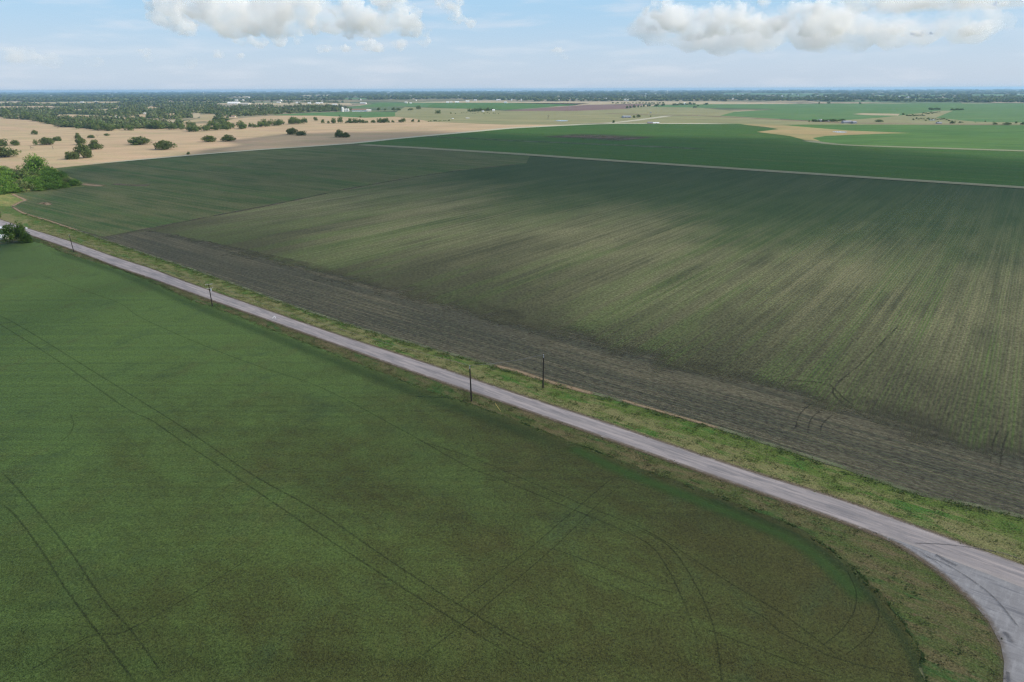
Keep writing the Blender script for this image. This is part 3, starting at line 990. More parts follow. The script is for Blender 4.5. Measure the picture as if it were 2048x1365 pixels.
HEDGE = [(-10, 237), (48, 240), (100, 249), (114, 257), (190, 262), (260, 265), (276, 260), (340, 260), (380, 265), (410, 264), (466, 261), (540, 255), (592, 250), (615, 248.5)]
for i, (u, v) in enumerate(along(HEDGE, 78, RNG)):
    k = max(0., min(1., (u - 400) / 300))
    w = (16 - 4 * k) * RNG.uniform(.75, 1.3)
    place_tree(u, v - RNG.uniform(0, 3), w, w * RNG.uniform(.62, .95), 'round', 'green tree in the front row of the long hedgerow behind the tan field', 'front trees of the long hedgerow', False, var=i % 4)
for i, (u, v) in enumerate(along([(640, 248), (700, 247), (760, 246.5), (846, 245)], 34, RNG)):
    k = (u - 640) / 200
    w = (10 - 2 * k) * RNG.uniform(.6, 1.4)
    place_tree(u, v, w, w * RNG.uniform(.6, 1.1), 'round', 'small tree or bush in the thin right end of the hedgerow', 'small trees of the thin hedgerow end', False, var=i % 4)
for i, (u, v) in enumerate(along(HEDGE[3:11], 60, RNG)):
    w = 15 * RNG.uniform(.75, 1.3)
    if 280 < u < 412 and RNG.uniform() < .5:
        continue
    place_tree(u, v - RNG.uniform(3, 12), w, w * RNG.uniform(.62, .9), 'round', 'green tree standing behind the front row of the hedgerow wood', 'second-row trees of the hedgerow wood', False, var=i % 4)

mid = [
    (632, 243, 11, 9, 'rounded pale green tree just behind the hedgerow gap'),
    (721, 236, 6, 4.5, 'small dark bush between the pale field and the green field'), (679, 233.5, 4, 3, 'tiny dark bush left of the small dark bush by the green field'),
    (876, 228.6, 13, 8.5, 'dark round tree alone beside the pasture left of the farm grove'),
    (837, 219.5, 13, 8, 'taller of two dark trees at the corner of the far fields'), (821, 221.5, 12, 5.5, 'lower of two dark trees at the corner of the far fields'),
    (787, 222, 8, 7, 'dark tree right of the long white building'), (796, 222, 12, 6, 'broad dark tree right of the long white building'), (757, 222, 10, 7, 'grey green tree beside the end of the long white building'),
    (770, 221.5, 6, 5, 'small tree between the two dark trees near the long white building'), (902, 228, 4, 3, 'small bush right of the dark round tree'), (911, 228.6, 3, 2.4, 'tiny bush farther right of the dark round tree'),
    (1227, 247, 7, 6.5, 'small green tree at the end of the pale path'), (1268, 236.5, 8, 6, 'left green tree beside the grey barn'), (1277, 236, 9, 7, 'right green tree beside the grey barn'),
    (1301, 234.2, 3.5, 3, 'tiny round tree right of the trees by the grey barn'), (1313, 214, 10, 6, 'pale green tree at the end of the tree row'), (1326, 212.8, 9, 7, 'green tree beyond the end of the tree row'),
    (1390, 216.6, 9, 4.5, 'dark tree in the green field below the far farmstead'), (1396, 213, 5, 3, 'small dark tree above the dark tree in the green field'), (1412, 210.5, 10, 4.5, 'dark rounded clump right of the far farmstead'),
    (1720, 208.6, 6, 4.6, 'lone dark tree in the middle of the far green field'), (1638, 208.4, 4, 4, 'small lone tree at the edge of the far green field'), (1657, 208, 9, 4, 'wide small clump left of the lone dark tree'),
    (1807, 230.6, 7, 4, 'dark bush at the left tip of the scrub patch'), (1758, 245, 20, 6, 'green clump right of the right-hand farm'), (1618, 244.5, 4, 4, 'small bush left of the right-hand farm'),
    (1905, 248.5, 11, 7, 'green tree beside the grey shed in the scrub'), (1920, 246.6, 8, 3.4, 'low bush right of the green tree in the scrub'), (1990, 250, 12, 5, 'left one of the trees along the right far lane'),
    (2014, 251, 16, 6, 'broader dark tree along the right far lane'), (2032, 248, 5, 5, 'small brownish tree between the lane trees'), (2045, 251, 9, 7, 'dark tree on the far lane at the right edge'),
]
for i, (u, v, w, h, lab) in enumerate(mid):
    place_tree(u, v, w, h, 'round', lab, None, False, var=i % 4)
def row(n, u0, v0, u1, v1, w, h, lab, grp, kind='round', jv=.5, cat='tree', nm=None):
    for i in range(n):
        f = (i + .5) / n + random.uniform(-.25, .25) / n
        k = random.uniform(.7, 1.3)
        place_tree(u0 + (u1 - u0) * f, v0 + (v1 - v0) * f + random.uniform(-jv, jv), w * k, h * k, kind, lab, grp, False, cat=cat, name=nm)
row(11, 936, 224.6, 986, 222.6, 8, 7, 'dark tree of the dense farm grove beside the small white house', 'trees of the farm grove')
row(8, 1252, 217.8, 1304, 213.4, 5.5, 6, 'tree in the evenly spaced row climbing to the far farmstead', 'evenly spaced tree row', jv=.2)
row(12, 1345, 211.5, 1392, 210, 6, 4.5, 'dark tree around the far farmstead', 'trees around the far farmstead')
row(18, 1222, 207.6, 1330, 207.6, 5, 2.6, 'tiny tree in the dotted line on the pale far field', 'dotted line of tiny trees')
row(13, 1625, 245, 1690, 243.5, 8, 5.5, 'dark tree of the belt behind the right-hand farm', 'trees behind the right-hand farm')
row(7, 1858, 220.6, 1880, 220, 6, 4, 'dark tree of the left clump on the low rise', 'left clump on the rise')
row(7, 1903, 221.5, 1928, 220.6, 6, 4.5, 'dark tree of the right clump on the low rise', 'right clump on the rise')
row(16, 1812, 233, 1850, 232, 4.5, 2.8, 'low bush of the dark scrub line in the pasture', 'scrub line bushes', 'bush', .8, 'bush')
row(16, 1825, 240, 1900, 242, 5, 3, 'scattered bush around the small pale pond', 'bushes around the pale pond', 'bush', 2.5, 'bush')
row(12, 1845, 229, 1880, 226, 4, 2.6, 'bush on the slope below the clumps on the rise', 'bushes on the slope', 'bush', 1.5, 'bush')
row(14, 920, 226, 1000, 228.5, 3, 1.8, 'small grey bush below the farm grove', 'bushes below the farm grove', 'bush', 1.5, 'bush')
row(9, 855, 243.6, 900, 243, 4, 2.6, 'dark bush trailing off the hedgerow end', 'bushes off the hedgerow end', 'bush', .6, 'bush')
row(6, 1870, 246, 2000, 246, 4, 2.2, 'small bush on the far right pasture', 'bushes on the far right pasture', 'bush', 1.5, 'bush')

def vnoise(X, Y, s, seed):
    r = np.random.default_rng(seed)
    G = r.uniform(-1, 1, (64, 64))
    x, y = X / s, Y / s
    xi, yi = np.floor(x).astype(int), np.floor(y).astype(int)
    fx, fy = x - xi, y - yi
    fx, fy = fx * fx * (3 - 2 * fx), fy * fy * (3 - 2 * fy)
    g = lambda a, b: G[a % 64, b % 64]
    return (g(xi, yi) * (1 - fx) + g(xi + 1, yi) * fx) * (1 - fy) + (g(xi, yi + 1) * (1 - fx) + g(xi + 1, yi + 1) * fx) * fy



CLEAR = [
    [(-5, 213.6), (30, 213), (105, 212.6), (107, 214.6), (40, 216), (-5, 216.8)], [(-5, 204), (40, 203.6), (42, 206.5), (-5, 207)], [(50, 205), (240, 203.4), (245, 206.6), (80, 207.2)],
    [(112, 229), (197, 232), (196, 236.8), (112, 236)], [(203, 233), (225, 233), (238, 229.5), (240, 236.8), (203, 236.5)], [(233, 238.5), (268, 232), (273, 238.5), (240, 241)],
    [(275, 231), (290, 228.5), (292, 236.5), (280, 238.5)], [(290, 245), (330, 241), (353, 241), (351, 245), (300, 247.5)], [(359, 243.5), (400, 238.5), (412, 238), (412, 243.5), (365, 246.5)],
    [(332, 230), (345, 227), (353, 229), (350, 233.5), (333, 233.5)], [(386, 228), (398, 226), (402, 232), (392, 238), (386, 236)], [(400, 230), (433, 230), (431, 241.5), (415, 244.5), (400, 243)],
    [(442, 231), (454, 231), (454, 238), (444, 238)], [(150, 219.6), (190, 218.6), (190, 221), (150, 221.5)], [(190, 221), (240, 216), (243, 218), (200, 223)], [(276, 217), (300, 214.6), (331, 215), (300, 218.4)],
    [(430, 207.6), (470, 206), (700, 206.4), (705, 210.7), (560, 212), (520, 209.8), (430, 209.5)], [(685, 196.6), (735, 196.6), (735, 199.2), (690, 199.2)], [(458, 235), (476, 234.5), (474, 238), (458, 238)],
    [(455, 193.8), (500, 193.4), (500, 195), (460, 195.3)], [(600, 190.6), (670, 190.2), (660, 192.2), (600, 192.3)],
    [(1440, 186.5), (1620, 187.5), (1700, 188), (1640, 190.5), (1450, 189)], [(1700, 191.3), (1900, 190.8), (1890, 193), (1720, 193)], [(1930, 189.6), (2060, 188.8), (2060, 192.3), (1950, 192)],
    [(1560, 191.8), (1640, 191.4), (1640, 193.2), (1560, 193.4)], [(1260, 189.6), (1340, 189.4), (1330, 191), (1260, 191)], [(1790, 197.6), (1920, 197), (1900, 199.2), (1800, 199.4)], [(1240, 199), (1275, 198.8), (1270, 200.4), (1240, 200.4)],
]
M_clr = [M_tan, M_pale, M_tan2, M_green2]
for i_, px_ in enumerate(CLEAR):
    sheet('clearing', px_, .2 + .03 * i_, M_clr[3 if px_[0][0] > 600 else i_ % 3])


def in_poly(P, U, Vv):
    inside = np.zeros(len(U), bool)
    j = len(P) - 1
    for i in range(len(P)):
        c = ((P[i, 1] > Vv) != (P[j, 1] > Vv)) & (U < (P[j, 0] - P[i, 0]) * (Vv - P[i, 1]) / (P[j, 1] - P[i, 1] + 1e-12) + P[i, 0])
        inside ^= c
        j = i
    return inside


# woods that read as one mass
def wood(name, polys, n, w_m, h_m, mat, label, seed=1, faces=22, leaf=.16):
    rng = np.random.default_rng(seed)
    pos, sc = [], []
    areas = []
    for poly in polys:
        P = np.array(poly, float)
        areas.append((P[:, 0].max() - P[:, 0].min()) * (P[:, 1].max() - P[:, 1].min()))
    areas = np.array(areas) / sum(areas)
    for poly, ar in zip(polys, areas):
        P = np.array(poly, float)
        x0, x1, y0, y1 = P[:, 0].min(), P[:, 0].max(), P[:, 1].min(), P[:, 1].max()
        need = int(n * ar)
        U = rng.uniform(x0, x1, need)
        Vv = rng.uniform(y0, y1, need)
        inside = in_poly(P, U, Vv)
        for hp in CLEAR:
            # keep the clearing and the strip its nearer trees would hide open
            H_ = np.array(hp, float)
            for dv in (0, 2.2, 4.4):
                inside &= ~(in_poly(H_ + np.array((0, dv)), U, Vv) & (rng.uniform(0, 1, need) < (.97, .9, .55)[int(dv / 2.2)]))
        for u, v in zip(U[inside], Vv[inside]):
            x, y = gp(u, v)
            pos.append((x, y, 0))
    pos = np.array(pos)
    dd = np.hypot(pos[:, 0], pos[:, 1])
    gl = vnoise(pos[:, 0] + 9e4, pos[:, 1] + 9e4, 160, 77) + .6 * vnoise(pos[:, 0] + 9e4, pos[:, 1] + 9e4, 420, 78)
    pos = pos[gl < np.where(dd < 5200, .38, .5)]
    n = len(pos)
    k = rng.uniform(.5, 1.55, n)
    # farther out each clump stands for a stretch of wood
    d = np.hypot(pos[:, 0], pos[:, 1])
    grow = np.maximum(1, d / 2600)
    S = np.stack([w_m * k * grow, w_m * k * grow, h_m * rng.uniform(.75, 1.25, n) * np.minimum(grow, 1.0 + .25 * (grow - 1))], 1)
    V, Q, T = crown(np.random.default_rng(seed + 5), 1, 1, .03, 7, faces // 3, leaf, .9)
    V = V.copy()
    V[:, 2] /= V[:, 2].max()
    W, QQ = merge(V, Q, pos, S, rng.uniform(0, 6.28, n))
    me = np_mesh(name, W, QQ, {'tint': np.clip(np.repeat(rng.uniform(-.1, 1, n), len(V)) + np.tile(T - .5, n) * .5, 0, 1)})
    o = link(name, me, mat)
    return tag(o, label, 'woodland', None, 'stuff')

wood('woodland', [
    [(-10, 206), (140, 212), (140, 213.5), (-10, 216)], [(-10, 218), (100, 218), (112, 228), (112, 236), (118, 252), (60, 241), (-10, 236)],
    [(100, 206), (700, 205), (690, 212), (560, 211), (380, 212), (250, 214), (120, 213)],
    [(110, 216), (400, 212), (640, 212), (705, 220), (690, 223.5), (620, 225), (540, 230.5), (470, 234), (440, 238), (395, 236), (330, 240), (280, 236), (200, 231), (112, 228)],
    [(112, 238), (200, 238), (290, 243), (400, 246), (470, 252), (400, 262), (280, 258), (180, 259), (120, 254)],
    [(560, 211), (690, 213), (700, 222), (600, 224)],
    [(420, 238), (470, 238), (440, 246), (400, 250), (380, 246)],
], 9500, 12.5, 11.5, F_wood, 'mass of mixed green woodland spreading behind the left hedgerow', 3)
wood('far_woodland', [
    [(-10, 191), (500, 189), (1000, 185), (1000, 196), (800, 200), (500, 203), (250, 204), (-10, 205)],
    [(860, 186), (1620, 186), (1620, 202), (1280, 203), (1050, 203), (840, 198)],
    [(1600, 191), (2060, 191), (2060, 205.6), (1900, 205), (1620, 203)],
], 12500, 16, 10.5, F_wood, 'blue-green far woodland fading into haze below the horizon', 11, 15, .22)
wood('horizon_woodland', [[(-10, 186), (2060, 179.6), (2060, 191), (-10, 193.5)]], 6000, 16, 9, F_wood, 'band of hazy woodland along the horizon', 21, 15, .22)

# ================================================================== POLES, WIRES, SIGN
M_pole = simple('creosoted_wood', (.030, .025, .021), .85, .2, .3, 3.0)
M_arm = simple('weathered_crossarm', (.30, .28, .25), .8, .2, .2, 3.0)
M_ins = simple('grey_porcelain', (.48, .50, .52), .35, .5, .05)
M_can = simple('galvanised_steel', (.42, .44, .46), .45, .5, .08)
M_wire = simple('aluminium_wire', (.16, .16, .17), .6, .4, .05)
M_yel = simple('yellow_guy_guard', (.50, .38, .08), .6, .3, .05)
M_white = simple('white_paint', (.78, .78, .76), .6, .3, .05)


def pole(u, v, h, lean, arms, label, rz=0.0, transformer=False, r=.22):
    x, y = gp(u, v)
    e = empty('utility_pole', (x, y, 0), rz)
    top = Vector((lean[0] * h, lean[1] * h, h))
    MB().tube((0, 0, -.6), top, r, r * .66, 12).build('post', M_pole, e)
    for za in arms:
        c = top * (za / h)
        MB().box(c.x - 1.25, c.x + 1.25, c.y - r - .15, c.y - r, za - .07, za + .07).build('crossarm', M_arm, e)
        for dx in (-1.1, -.55, .55, 1.1):
            MB().tube((c.x + dx, c.y - r - .075, za + .07), (c.x + dx, c.y - r - .075, za + .30), .06, .045, 8).build('insulator', M_ins, e)
    if not arms:
        MB().tube(top, top + Vector((0, 0, .35)), .07, .05, 8).build('insulator', M_ins, e)
        MB().tube(top + Vector((.0, -.28, -.5)), top + Vector((0, -.28, -.1)), .05, .08, 8).build('insulator', M_ins, e)
        MB().box(top.x - .04, top.x + .04, top.y - .3, top.y + .12, h - .58, h - .5).build('bracket', M_can, e)
    if transformer:
        c = top * ((h - 2.4) / h)
        MB().tube((c.x + .42, c.y - .1, h - 2.7), (c.x + .42, c.y - .1, h - 1.75), .26, .26, 14).tube((c.x + .42, c.y - .1, h - 1.75), (c.x + .42, c.y - .1, h - 1.66), .22, .12, 14).build('transformer', M_can, e)
    return tag(e, label, 'utility pole', 'utility poles along the road'), Vector((x, y, 0)) + Matrix.Rotation(rz, 3, 'Z') @ top


pA, tA = pole(943, 803, 9.6, (-.022, .01), (), 'thick dark pole standing on the near side of the road, in front of the pavement')
pB, tB = pole(1086, 777, 9.4, (.004, .0), (), 'dark pole with round fittings at its top on the far verge beside the rows', r=.21)
pC, tC = pole(425, 613, 8.6, (-.015, .0), (8.4, 6.9), 'pole with two pale crossarms on the near verge, halfway along the road', AZ_ROAD * 0 + .6, True, .2)
pD, tD = pole(148, 505, 8.6, (-.05, .0), (), 'leaning thin pole on the near verge farthest down the road', 0, False, .2)


def wire(p, q, sag, name='power_line', label=None, r=.03, n=24):
    pts = []
    for k in range(n + 1):
        t_ = k / n
        w = p.lerp(q, t_)
        pts.append((w.x, w.y, w.z - sag * 4 * t_ * (1 - t_)))
    o = MB().path(pts, [r] * (n + 1), 4).build(name, M_wire)
    return tag(o, label, 'wire')


off = Vector((0, 0, .3))
wire(tA + off, tC + Vector((.5, 0, .2)), 1.6, label='thin overhead wire from the thick near pole back to the crossarm pole')
wire(tC + Vector((-.5, 0, .2)), tD + off, 1.4, label='thin overhead wire between the crossarm pole and the far leaning pole')
wire(tA + off, tB + off, .5, label='short overhead wire crossing the road between the two near poles')
tE = Vector((*gp(1720, 1290), 0)) + Vector((0, 0, 9))
gx, gy = gp(1002, 824)
g0 = Vector((gx, gy, 0))
e = empty('guy_wire', g0)
MB().path([(0, 0, -.1), tuple(tA - Vector((0, 0, .6)) - g0)], [.012, .012], 4).build('cable', M_wire, e)
dirv = (tA - g0).normalized()
MB().tube(dirv * .1, dirv * 2.5, .05, .05, 6).build('guard', M_yel, e)
tag(e, 'yellow guarded guy wire slanting from the thick near pole to the verge', 'guy wire')
# small sign by the road bend
x, y = gp(55.5, 467)
e = empty('road_sign', (x, y, 0), .3)
MB().tube((0, 0, -.3), (0, 0, 3.2), .07, .07, 8).build('post', M_can, e)
MB().box(-.45, .45, -.10, -.072, 2.5, 3.5).build('panel', M_white, e)
tag(e, 'small pale sign on a post at the road edge beside the dark roadside trees', 'sign')

# ================================================================== BUILDINGS
M_roofw = simple('white_metal_roof', (.72, .72, .70), .5, .4, .06)
M_wall = simple('cream_siding', (.60, .56, .48), .8, .2, .08)
M_grey = simple('grey_metal_roof', (.30, .31, .34), .5, .4, .1)
M_brown = simple('brown_roof', (.26, .16, .12), .8, .2, .1)
M_dark = simple('dark_opening', (.03, .03, .035), .6, .3, .05)


def house(u, v, w_px, d_m, h_px, rz, label, roofm=None, wallm=None, name='farm_building', cat='building', group=None, windows=True, world_w=None):
    x, y = gp(u, v)
    s = mpp(x, y)
    w = (world_w or w_px * s)
    h = h_px * s
    hw = h * .62
    y += d_m / 2
    e = empty(name, (x, y, 0), rz)
    MB().box(-w / 2, w / 2, -d_m / 2, d_m / 2, -.3, hw).build('wall', wallm or M_wall, e)
    o = .03 * w + .3
    X, Y = w / 2 + o, d_m / 2 + .5
    zt = h
    zb = hw + .02
    rf = MB()
    rf.face((-X, -Y, zb), (X, -Y, zb), (X, 0, zt), (-X, 0, zt))
    rf.face((X, Y, zb), (-X, Y, zb), (-X, 0, zt), (X, 0, zt))
    rf.face((-X, Y, zb), (-X, -Y, zb), (-X, 0, zt))
    rf.face((X, -Y, zb), (X, Y, zb), (X, 0, zt))
    rf.face((-X, Y, zb), (X, Y, zb), (X, -Y, zb), (-X, -Y, zb))
    rf.build('roof', roofm or M_roofw, e)
    if windows:
        n = max(1, int(w // 7))
        for k in range(n):
            cx = -w / 2 + (k + .5) * w / n
            if k == n // 2:
                MB().box(cx - .8, cx + .8, -d_m / 2 - .06, -d_m / 2 - .003, .0, min(2.4, hw * .8)).build('door', M_dark, e)
            else:
                MB().box(cx - .7, cx + .7, -d_m / 2 - .05, -d_m / 2 - .003, hw * .38, hw * .75).build('window', M_dark, e)
    return tag(e, label, cat, group)


# grain works
x, y = gp(691, 224)
s = mpp(x, y)
e = empty('grain_silos', (x, y, 0))
MB().tube((-6 * s, 4, 0), (-6 * s, 4, 8 * s), 2.4 * s, 2.4 * s, 20).tube((-6 * s, 4, 8 * s), (-6 * s, 4, 9 * s), 2.5 * s, .3 * s, 20).build('silo', M_white, e)
for k, dx in enumerate((-1.5, 2.0, 5.4)):
    MB().tube((dx * s, 6, 0), (dx * s, 6, 5 * s), 1.6 * s, 1.6 * s, 18).tube((dx * s, 6, 5 * s), (dx * s, 6, 6.1 * s), 1.65 * s, .2 * s, 18).build('silo', M_white, e)
MB().tube((-6 * s, 1, 8.2 * s), (6 * s, 1, 6.2 * s), .22 * s, .22 * s, 6).build('conveyor', M_can, e)
tag(e, 'cluster of white grain silos at the left of the long white building', 'silos')
house(720, 224, 32, 26, 5.4, 0, 'long white farm building with a red brown back roof beside the silos', M_brown, M_white)
house(737, 224, 9, 16, 4.2, .2, 'small cream annex at the right end of the long white building')
house(464, 209.5, 20, 60, 5, .1, 'big white works building between the woods and the far blue forest', M_white, M_white)
house(486, 210, 20, 50, 3.6, 0, 'low pink brown building right of the big white works', M_wall, M_wall)
house(471, 203, 7, 30, 3, 0, 'small white block behind the big white works', M_white, M_white)
rs = random.Random(5)
for i, (u, v, w, h, lab) in enumerate([
    (503, 213.6, 3, 2.2, 'tiny white hut in front of the right end of the works'), (618, 208.5, 6, 3, 'leftmost white shed of the far white row'), (635, 208.2, 7, 3, 'middle white shed of the far white row'),
    (643, 208, 5, 3, 'rightmost white shed of the far white row'), (669, 211, 9, 2.6, 'white greenhouse-like shed above the wood edge'), (726, 208.2, 12, 2.6, 'flat white shed in the pale far field right of the row'),
    (557, 207, 7, 2.6, 'small cream house left of the far white row'), (595, 207, 7, 2.6, 'cream house between the works and the far white row'),
    (466, 235.5, 9, 6, 'pinkish farmhouse in the clearing behind the hedgerow wood'), (289, 229.5, 4, 3.5, 'small white house among the trees left of the clearings'), (228, 235.8, 4, 3, 'small white shed in the left clearing'),
    (163, 205.8, 6, 2, 'tiny white barn on the long tan strip'), (192, 205, 5, 2.4, 'second tiny white barn on the long tan strip'), (268, 203.4, 6, 2, 'white barn in the far woods left of the works'), (281, 203.2, 6, 2, 'white barn right beside another in the far woods'),
    (812, 207.2, 5, 3, 'small white house left on the pale far field edge'), (821, 207.6, 4, 2.2, 'tiny white hut right of the small white house'),
    (895, 206.6, 5, 3, 'white house at the left end of the scattered far village'), (902, 206.5, 5, 2.6, 'second white house of the scattered far village'), (914, 206.2, 8, 3.2, 'large white house in the middle of the far village'),
    (935, 204.6, 7, 3, 'white shed right of the middle of the far village'), (951, 203, 5, 3.2, 'tall white house at the right end of the far village'), (998, 201.2, 6, 2.4, 'isolated white house right of the far village'),
    (1011, 207, 6, 3, 'white barn at the top edge of the far green field'), (1115, 201.5, 8, 2, 'long low white shed in front of the blue forest'),
    (987, 223.3, 5, 4, 'small white house at the right end of the farm grove'), (966, 224.4, 4, 2.4, 'tiny white shed in front of the farm grove'),
    (1352, 210.5, 4, 3, 'white hut among the trees of the far farmstead'), (1370, 210, 4, 4, 'white house in the middle of the far farmstead'),
    (1644, 244.2, 4, 5, 'bright narrow white house in the right-hand farm'), (1638, 244, 7, 3.6, 'grey shed left of the bright narrow white house'), (1655, 244, 7, 3.2, 'grey shed right of the bright narrow white house'),
    (1695, 247.6, 17, 5.5, 'long bluish grey shed of the right-hand farm'), (1710, 248.2, 7, 5, 'end shed with a pale gable at the right of the long grey shed'),
    (1880, 248, 8, 3.2, 'grey shed beside the green tree in the scrub'), (1120, 242, 1.4, .8, 'tiny white hut by the small pond'),
    (935, 237.8, 7, 1.6, 'low white structure in the pasture left'), (905, 238.6, 4, 1.2, 'smaller low white structure farther left in the pasture'), (1302, 226.8, 2, 2.4, 'tiny white trough on the pasture above the grey barn'),
]):
    grey = 'grey' in lab
    if 'pinkish' in lab:
        house(u, v, 7, 10, 4, .1, lab, M_brown, M_wall, name='farm_house')
        continue
    house(u, v, w, rs.uniform(10, 18), h, rs.uniform(-.15, .15), lab, M_grey if grey else M_roofw, M_grey if grey else (M_white if i % 3 else M_wall),
          name='farm_shed' if ('shed' in lab or 'barn' in lab) else 'farm_house', windows=w * mpp(*gp(u, v)) > 20)
house(1312.5, 248, 11.5, 10, 3.0, 0, 'low bright white building on the crest of the green field', M_white, M_white)
house(1300.5, 248, 9, 9, 3.6, 0, 'greyish open shed attached left of the low white building', M_grey, M_brown)
house(1254, 236.5, 15, 26, 4.2, .05, 'grey gabled barn in the pasture left of two green trees', M_grey, M_grey)
house(-13, 480, 44, 8, 7, .02, 'white roofed house cut by the left edge beside the roadside trees', M_white, M_wall, 'farm_house')
house(-16, 459.5, 44, 6, 3.2, .04, 'smaller white roofed shed cut by the left edge above the house', M_white, M_wall, 'farm_shed')

# tall thin masts against the haze
for u, v, h, lab in ((408, 192, 7, 'white water tower tiny on the far left horizon'), (1334, 191, 9, 'pale thin tower in the blue forest right of centre')):
    x, y = gp(u, v)
    s = mpp(x, y)
    e = empty('water_tower', (x, y, 0))
    MB().tube((0, 0, 0), (0, 0, h * .75 * s), .25 * s, .2 * s, 10).build('column', M_white, e)
    MB().tube((0, 0, h * .72 * s), (0, 0, h * .84 * s), .2 * s, .8 * s, 14).tube((0, 0, h * .84 * s), (0, 0, h * s), .8 * s, .3 * s, 14).build('tank', M_white, e)
    tag(e, lab, 'water tower')
rs = random.Random(9)
white_spots = [(rs.uniform(20, 2040), rs.uniform(188.5, 203)) for _ in range(90)]
for u, v in white_spots:
    x, y = gp(u, v)
    if math.hypot(x, y) > 25000:
        continue
    s = mpp(x, y)
    w = rs.uniform(1.2, 3.5) * s * .8
    h = min(w * .4, .8 * s) * 1.2 + 8
    mb = MB().box(-w / 2, w / 2, -12, 12, -.3, h * .8)
    mb.face((-w / 2 - 1, -13, h * .8), (w / 2 + 1, -13, h * .8), (w / 2 + 1, 0, h), (-w / 2 - 1, 0, h)).face((w / 2 + 1, 13, h * .8), (-w / 2 - 1, 13, h * .8), (-w / 2 - 1, 0, h), (w / 2 + 1, 0, h))
    o = mb.build('distant_building', M_roofw)
    o.location = (x, y, 0)
    tag(o, 'tiny pale building scattered through the far hazy woodland', 'building', 'tiny pale buildings in the far woodland')

# ================================================================== VERGE WEEDS AND CROP EDGE (real tufts)
def tufts(name, A, B, n, h0, h1, cols, seed, label, blades=6, z0=.05, spread=.35):
    """grass tufts strewn between two outlines"""
    rng = np.random.default_rng(seed)
    A, B = np.array(A), np.array(B)
    def at(P, f):
        s = np.r_[0, np.cumsum(np.linalg.norm(np.diff(P, axis=0), axis=1))]
        return np.c_[np.interp(f * s[-1], s, P[:, 0]), np.interp(f * s[-1], s, P[:, 1])]
    f = rng.uniform(0, 1, n)
    g = rng.uniform(0, 1, n)
    P = at(A, f) * (1 - g[:, None]) + at(B, f) * g[:, None]
    # clumped: keep where a cheap noise is high
    cl = np.sin(P[:, 0] * .9 + 2 * np.sin(P[:, 1] * .5)) + np.sin(P[:, 1] * 1.1 + 1.7 * np.sin(P[:, 0] * .35)) + rng.normal(0, .8, n)
    P = P[cl > -.2]
    n = len(P)
    C = np.repeat(P, blades, 0) + rng.normal(0, spread, (n * blades, 2))
    h = np.repeat(rng.uniform(h0, h1, n), blades) * rng.uniform(.6, 1.2, n * blades)
    C3 = np.c_[C, z0 + h * .45]
    V, Q = leaf_quads(C3, np.tile((0, 0, 1.0), (len(C3), 1)) + rng.normal(0, .9, (len(C3), 3)), 1.0, rng, .3)
    V = V.reshape(-1, 4, 3)
    V = C3[:, None, :] + (V - C3[:, None, :]) * (h[:, None, None] * .55)
    me = np_mesh(name, V.reshape(-1, 3), Q)
    return tag(link(name, me, cols), label, 'grass', None, 'stuff')

G_up = foliage_mat('verge_blades', (.095, .135, .032), (.17, .17, .065), (.12, .14, .05), .2)
G_low = foliage_mat('ditch_blades', (.055, .090, .028), (.095, .080, .040), (.06, .08, .03), .2)
G_crop = foliage_mat('crop_blades', (.060, .110, .034), (.08, .13, .04), (.08, .11, .04), .3)
up_in = dens(ROAD_UP[4:], 6)
up_out = dens(B1_EDGE[1:], 6)
tufts('verge_grass', up_in, up_out, 16000, .12, .30, G_up, 31, 'rough tufted grass on the verge between the road and the rows')
near_edge = dens([(p[0], p[1]) for p in B1_EDGE[2:]], 6)
mid_edge = [tuple(.72 * np.array(a) + .28 * np.array(b)) for a, b in zip(dens(B1_EDGE[2:], 6), dens(B1_EDGE[2:], 6))]
lo_in = dens(ROAD_LO[2:], 6)
lo_out = dens(EDGE_A[2:], 6)
tufts('ditch_grass', lo_in, lo_out, 9000, .1, .26, G_low, 32, 'short brownish grass in the shallow ditch between the road and the near crop')
cn = [tuple(np.array(p)) for p in lo_out]
P = np.array(lo_out)
d = np.gradient(P, axis=0); d /= np.linalg.norm(d, axis=1)[:, None]
nrm = np.c_[-d[:, 1], d[:, 0]]
side = 1 if np.dot(nrm[len(nrm) // 2], np.array((0, 0)) - P[len(P) // 2]) > 0 else -1
tufts('crop_edge_plants', P + nrm * side * .7, P - nrm * side * .25, 9000, .3, .62, G_crop, 33, 'taller crop plants along the ragged edge of the near field', 5, .1, .12)
P = np.array(up_out)
d = np.gradient(P, axis=0); d /= np.linalg.norm(d, axis=1)[:, None]
nrm = np.c_[-d[:, 1], d[:, 0]]
side = 1 if np.dot(nrm[len(nrm) // 2], np.array((0, 0)) - P[len(P) // 2]) > 0 else -1
G_wd = foliage_mat('weed_leaves', (.085, .145, .040), (.13, .17, .06), (.12, .15, .07), .3)
tufts('edge_weeds', P + nrm * side * .3, P + nrm * side * 2.4, 3600, .16, .42, G_wd, 34, 'lush weeds along the edge between the verge and the rows', 7, .05, .3)

# ================================================================== CLOUDS
SUN_EL = math.radians(33)
SUN_AZ = math.radians(-8)        # measured from +X towards +Y
sun_dir = Vector((math.cos(SUN_EL) * math.cos(SUN_AZ), math.cos(SUN_EL) * math.sin(SUN_AZ), math.sin(SUN_EL)))

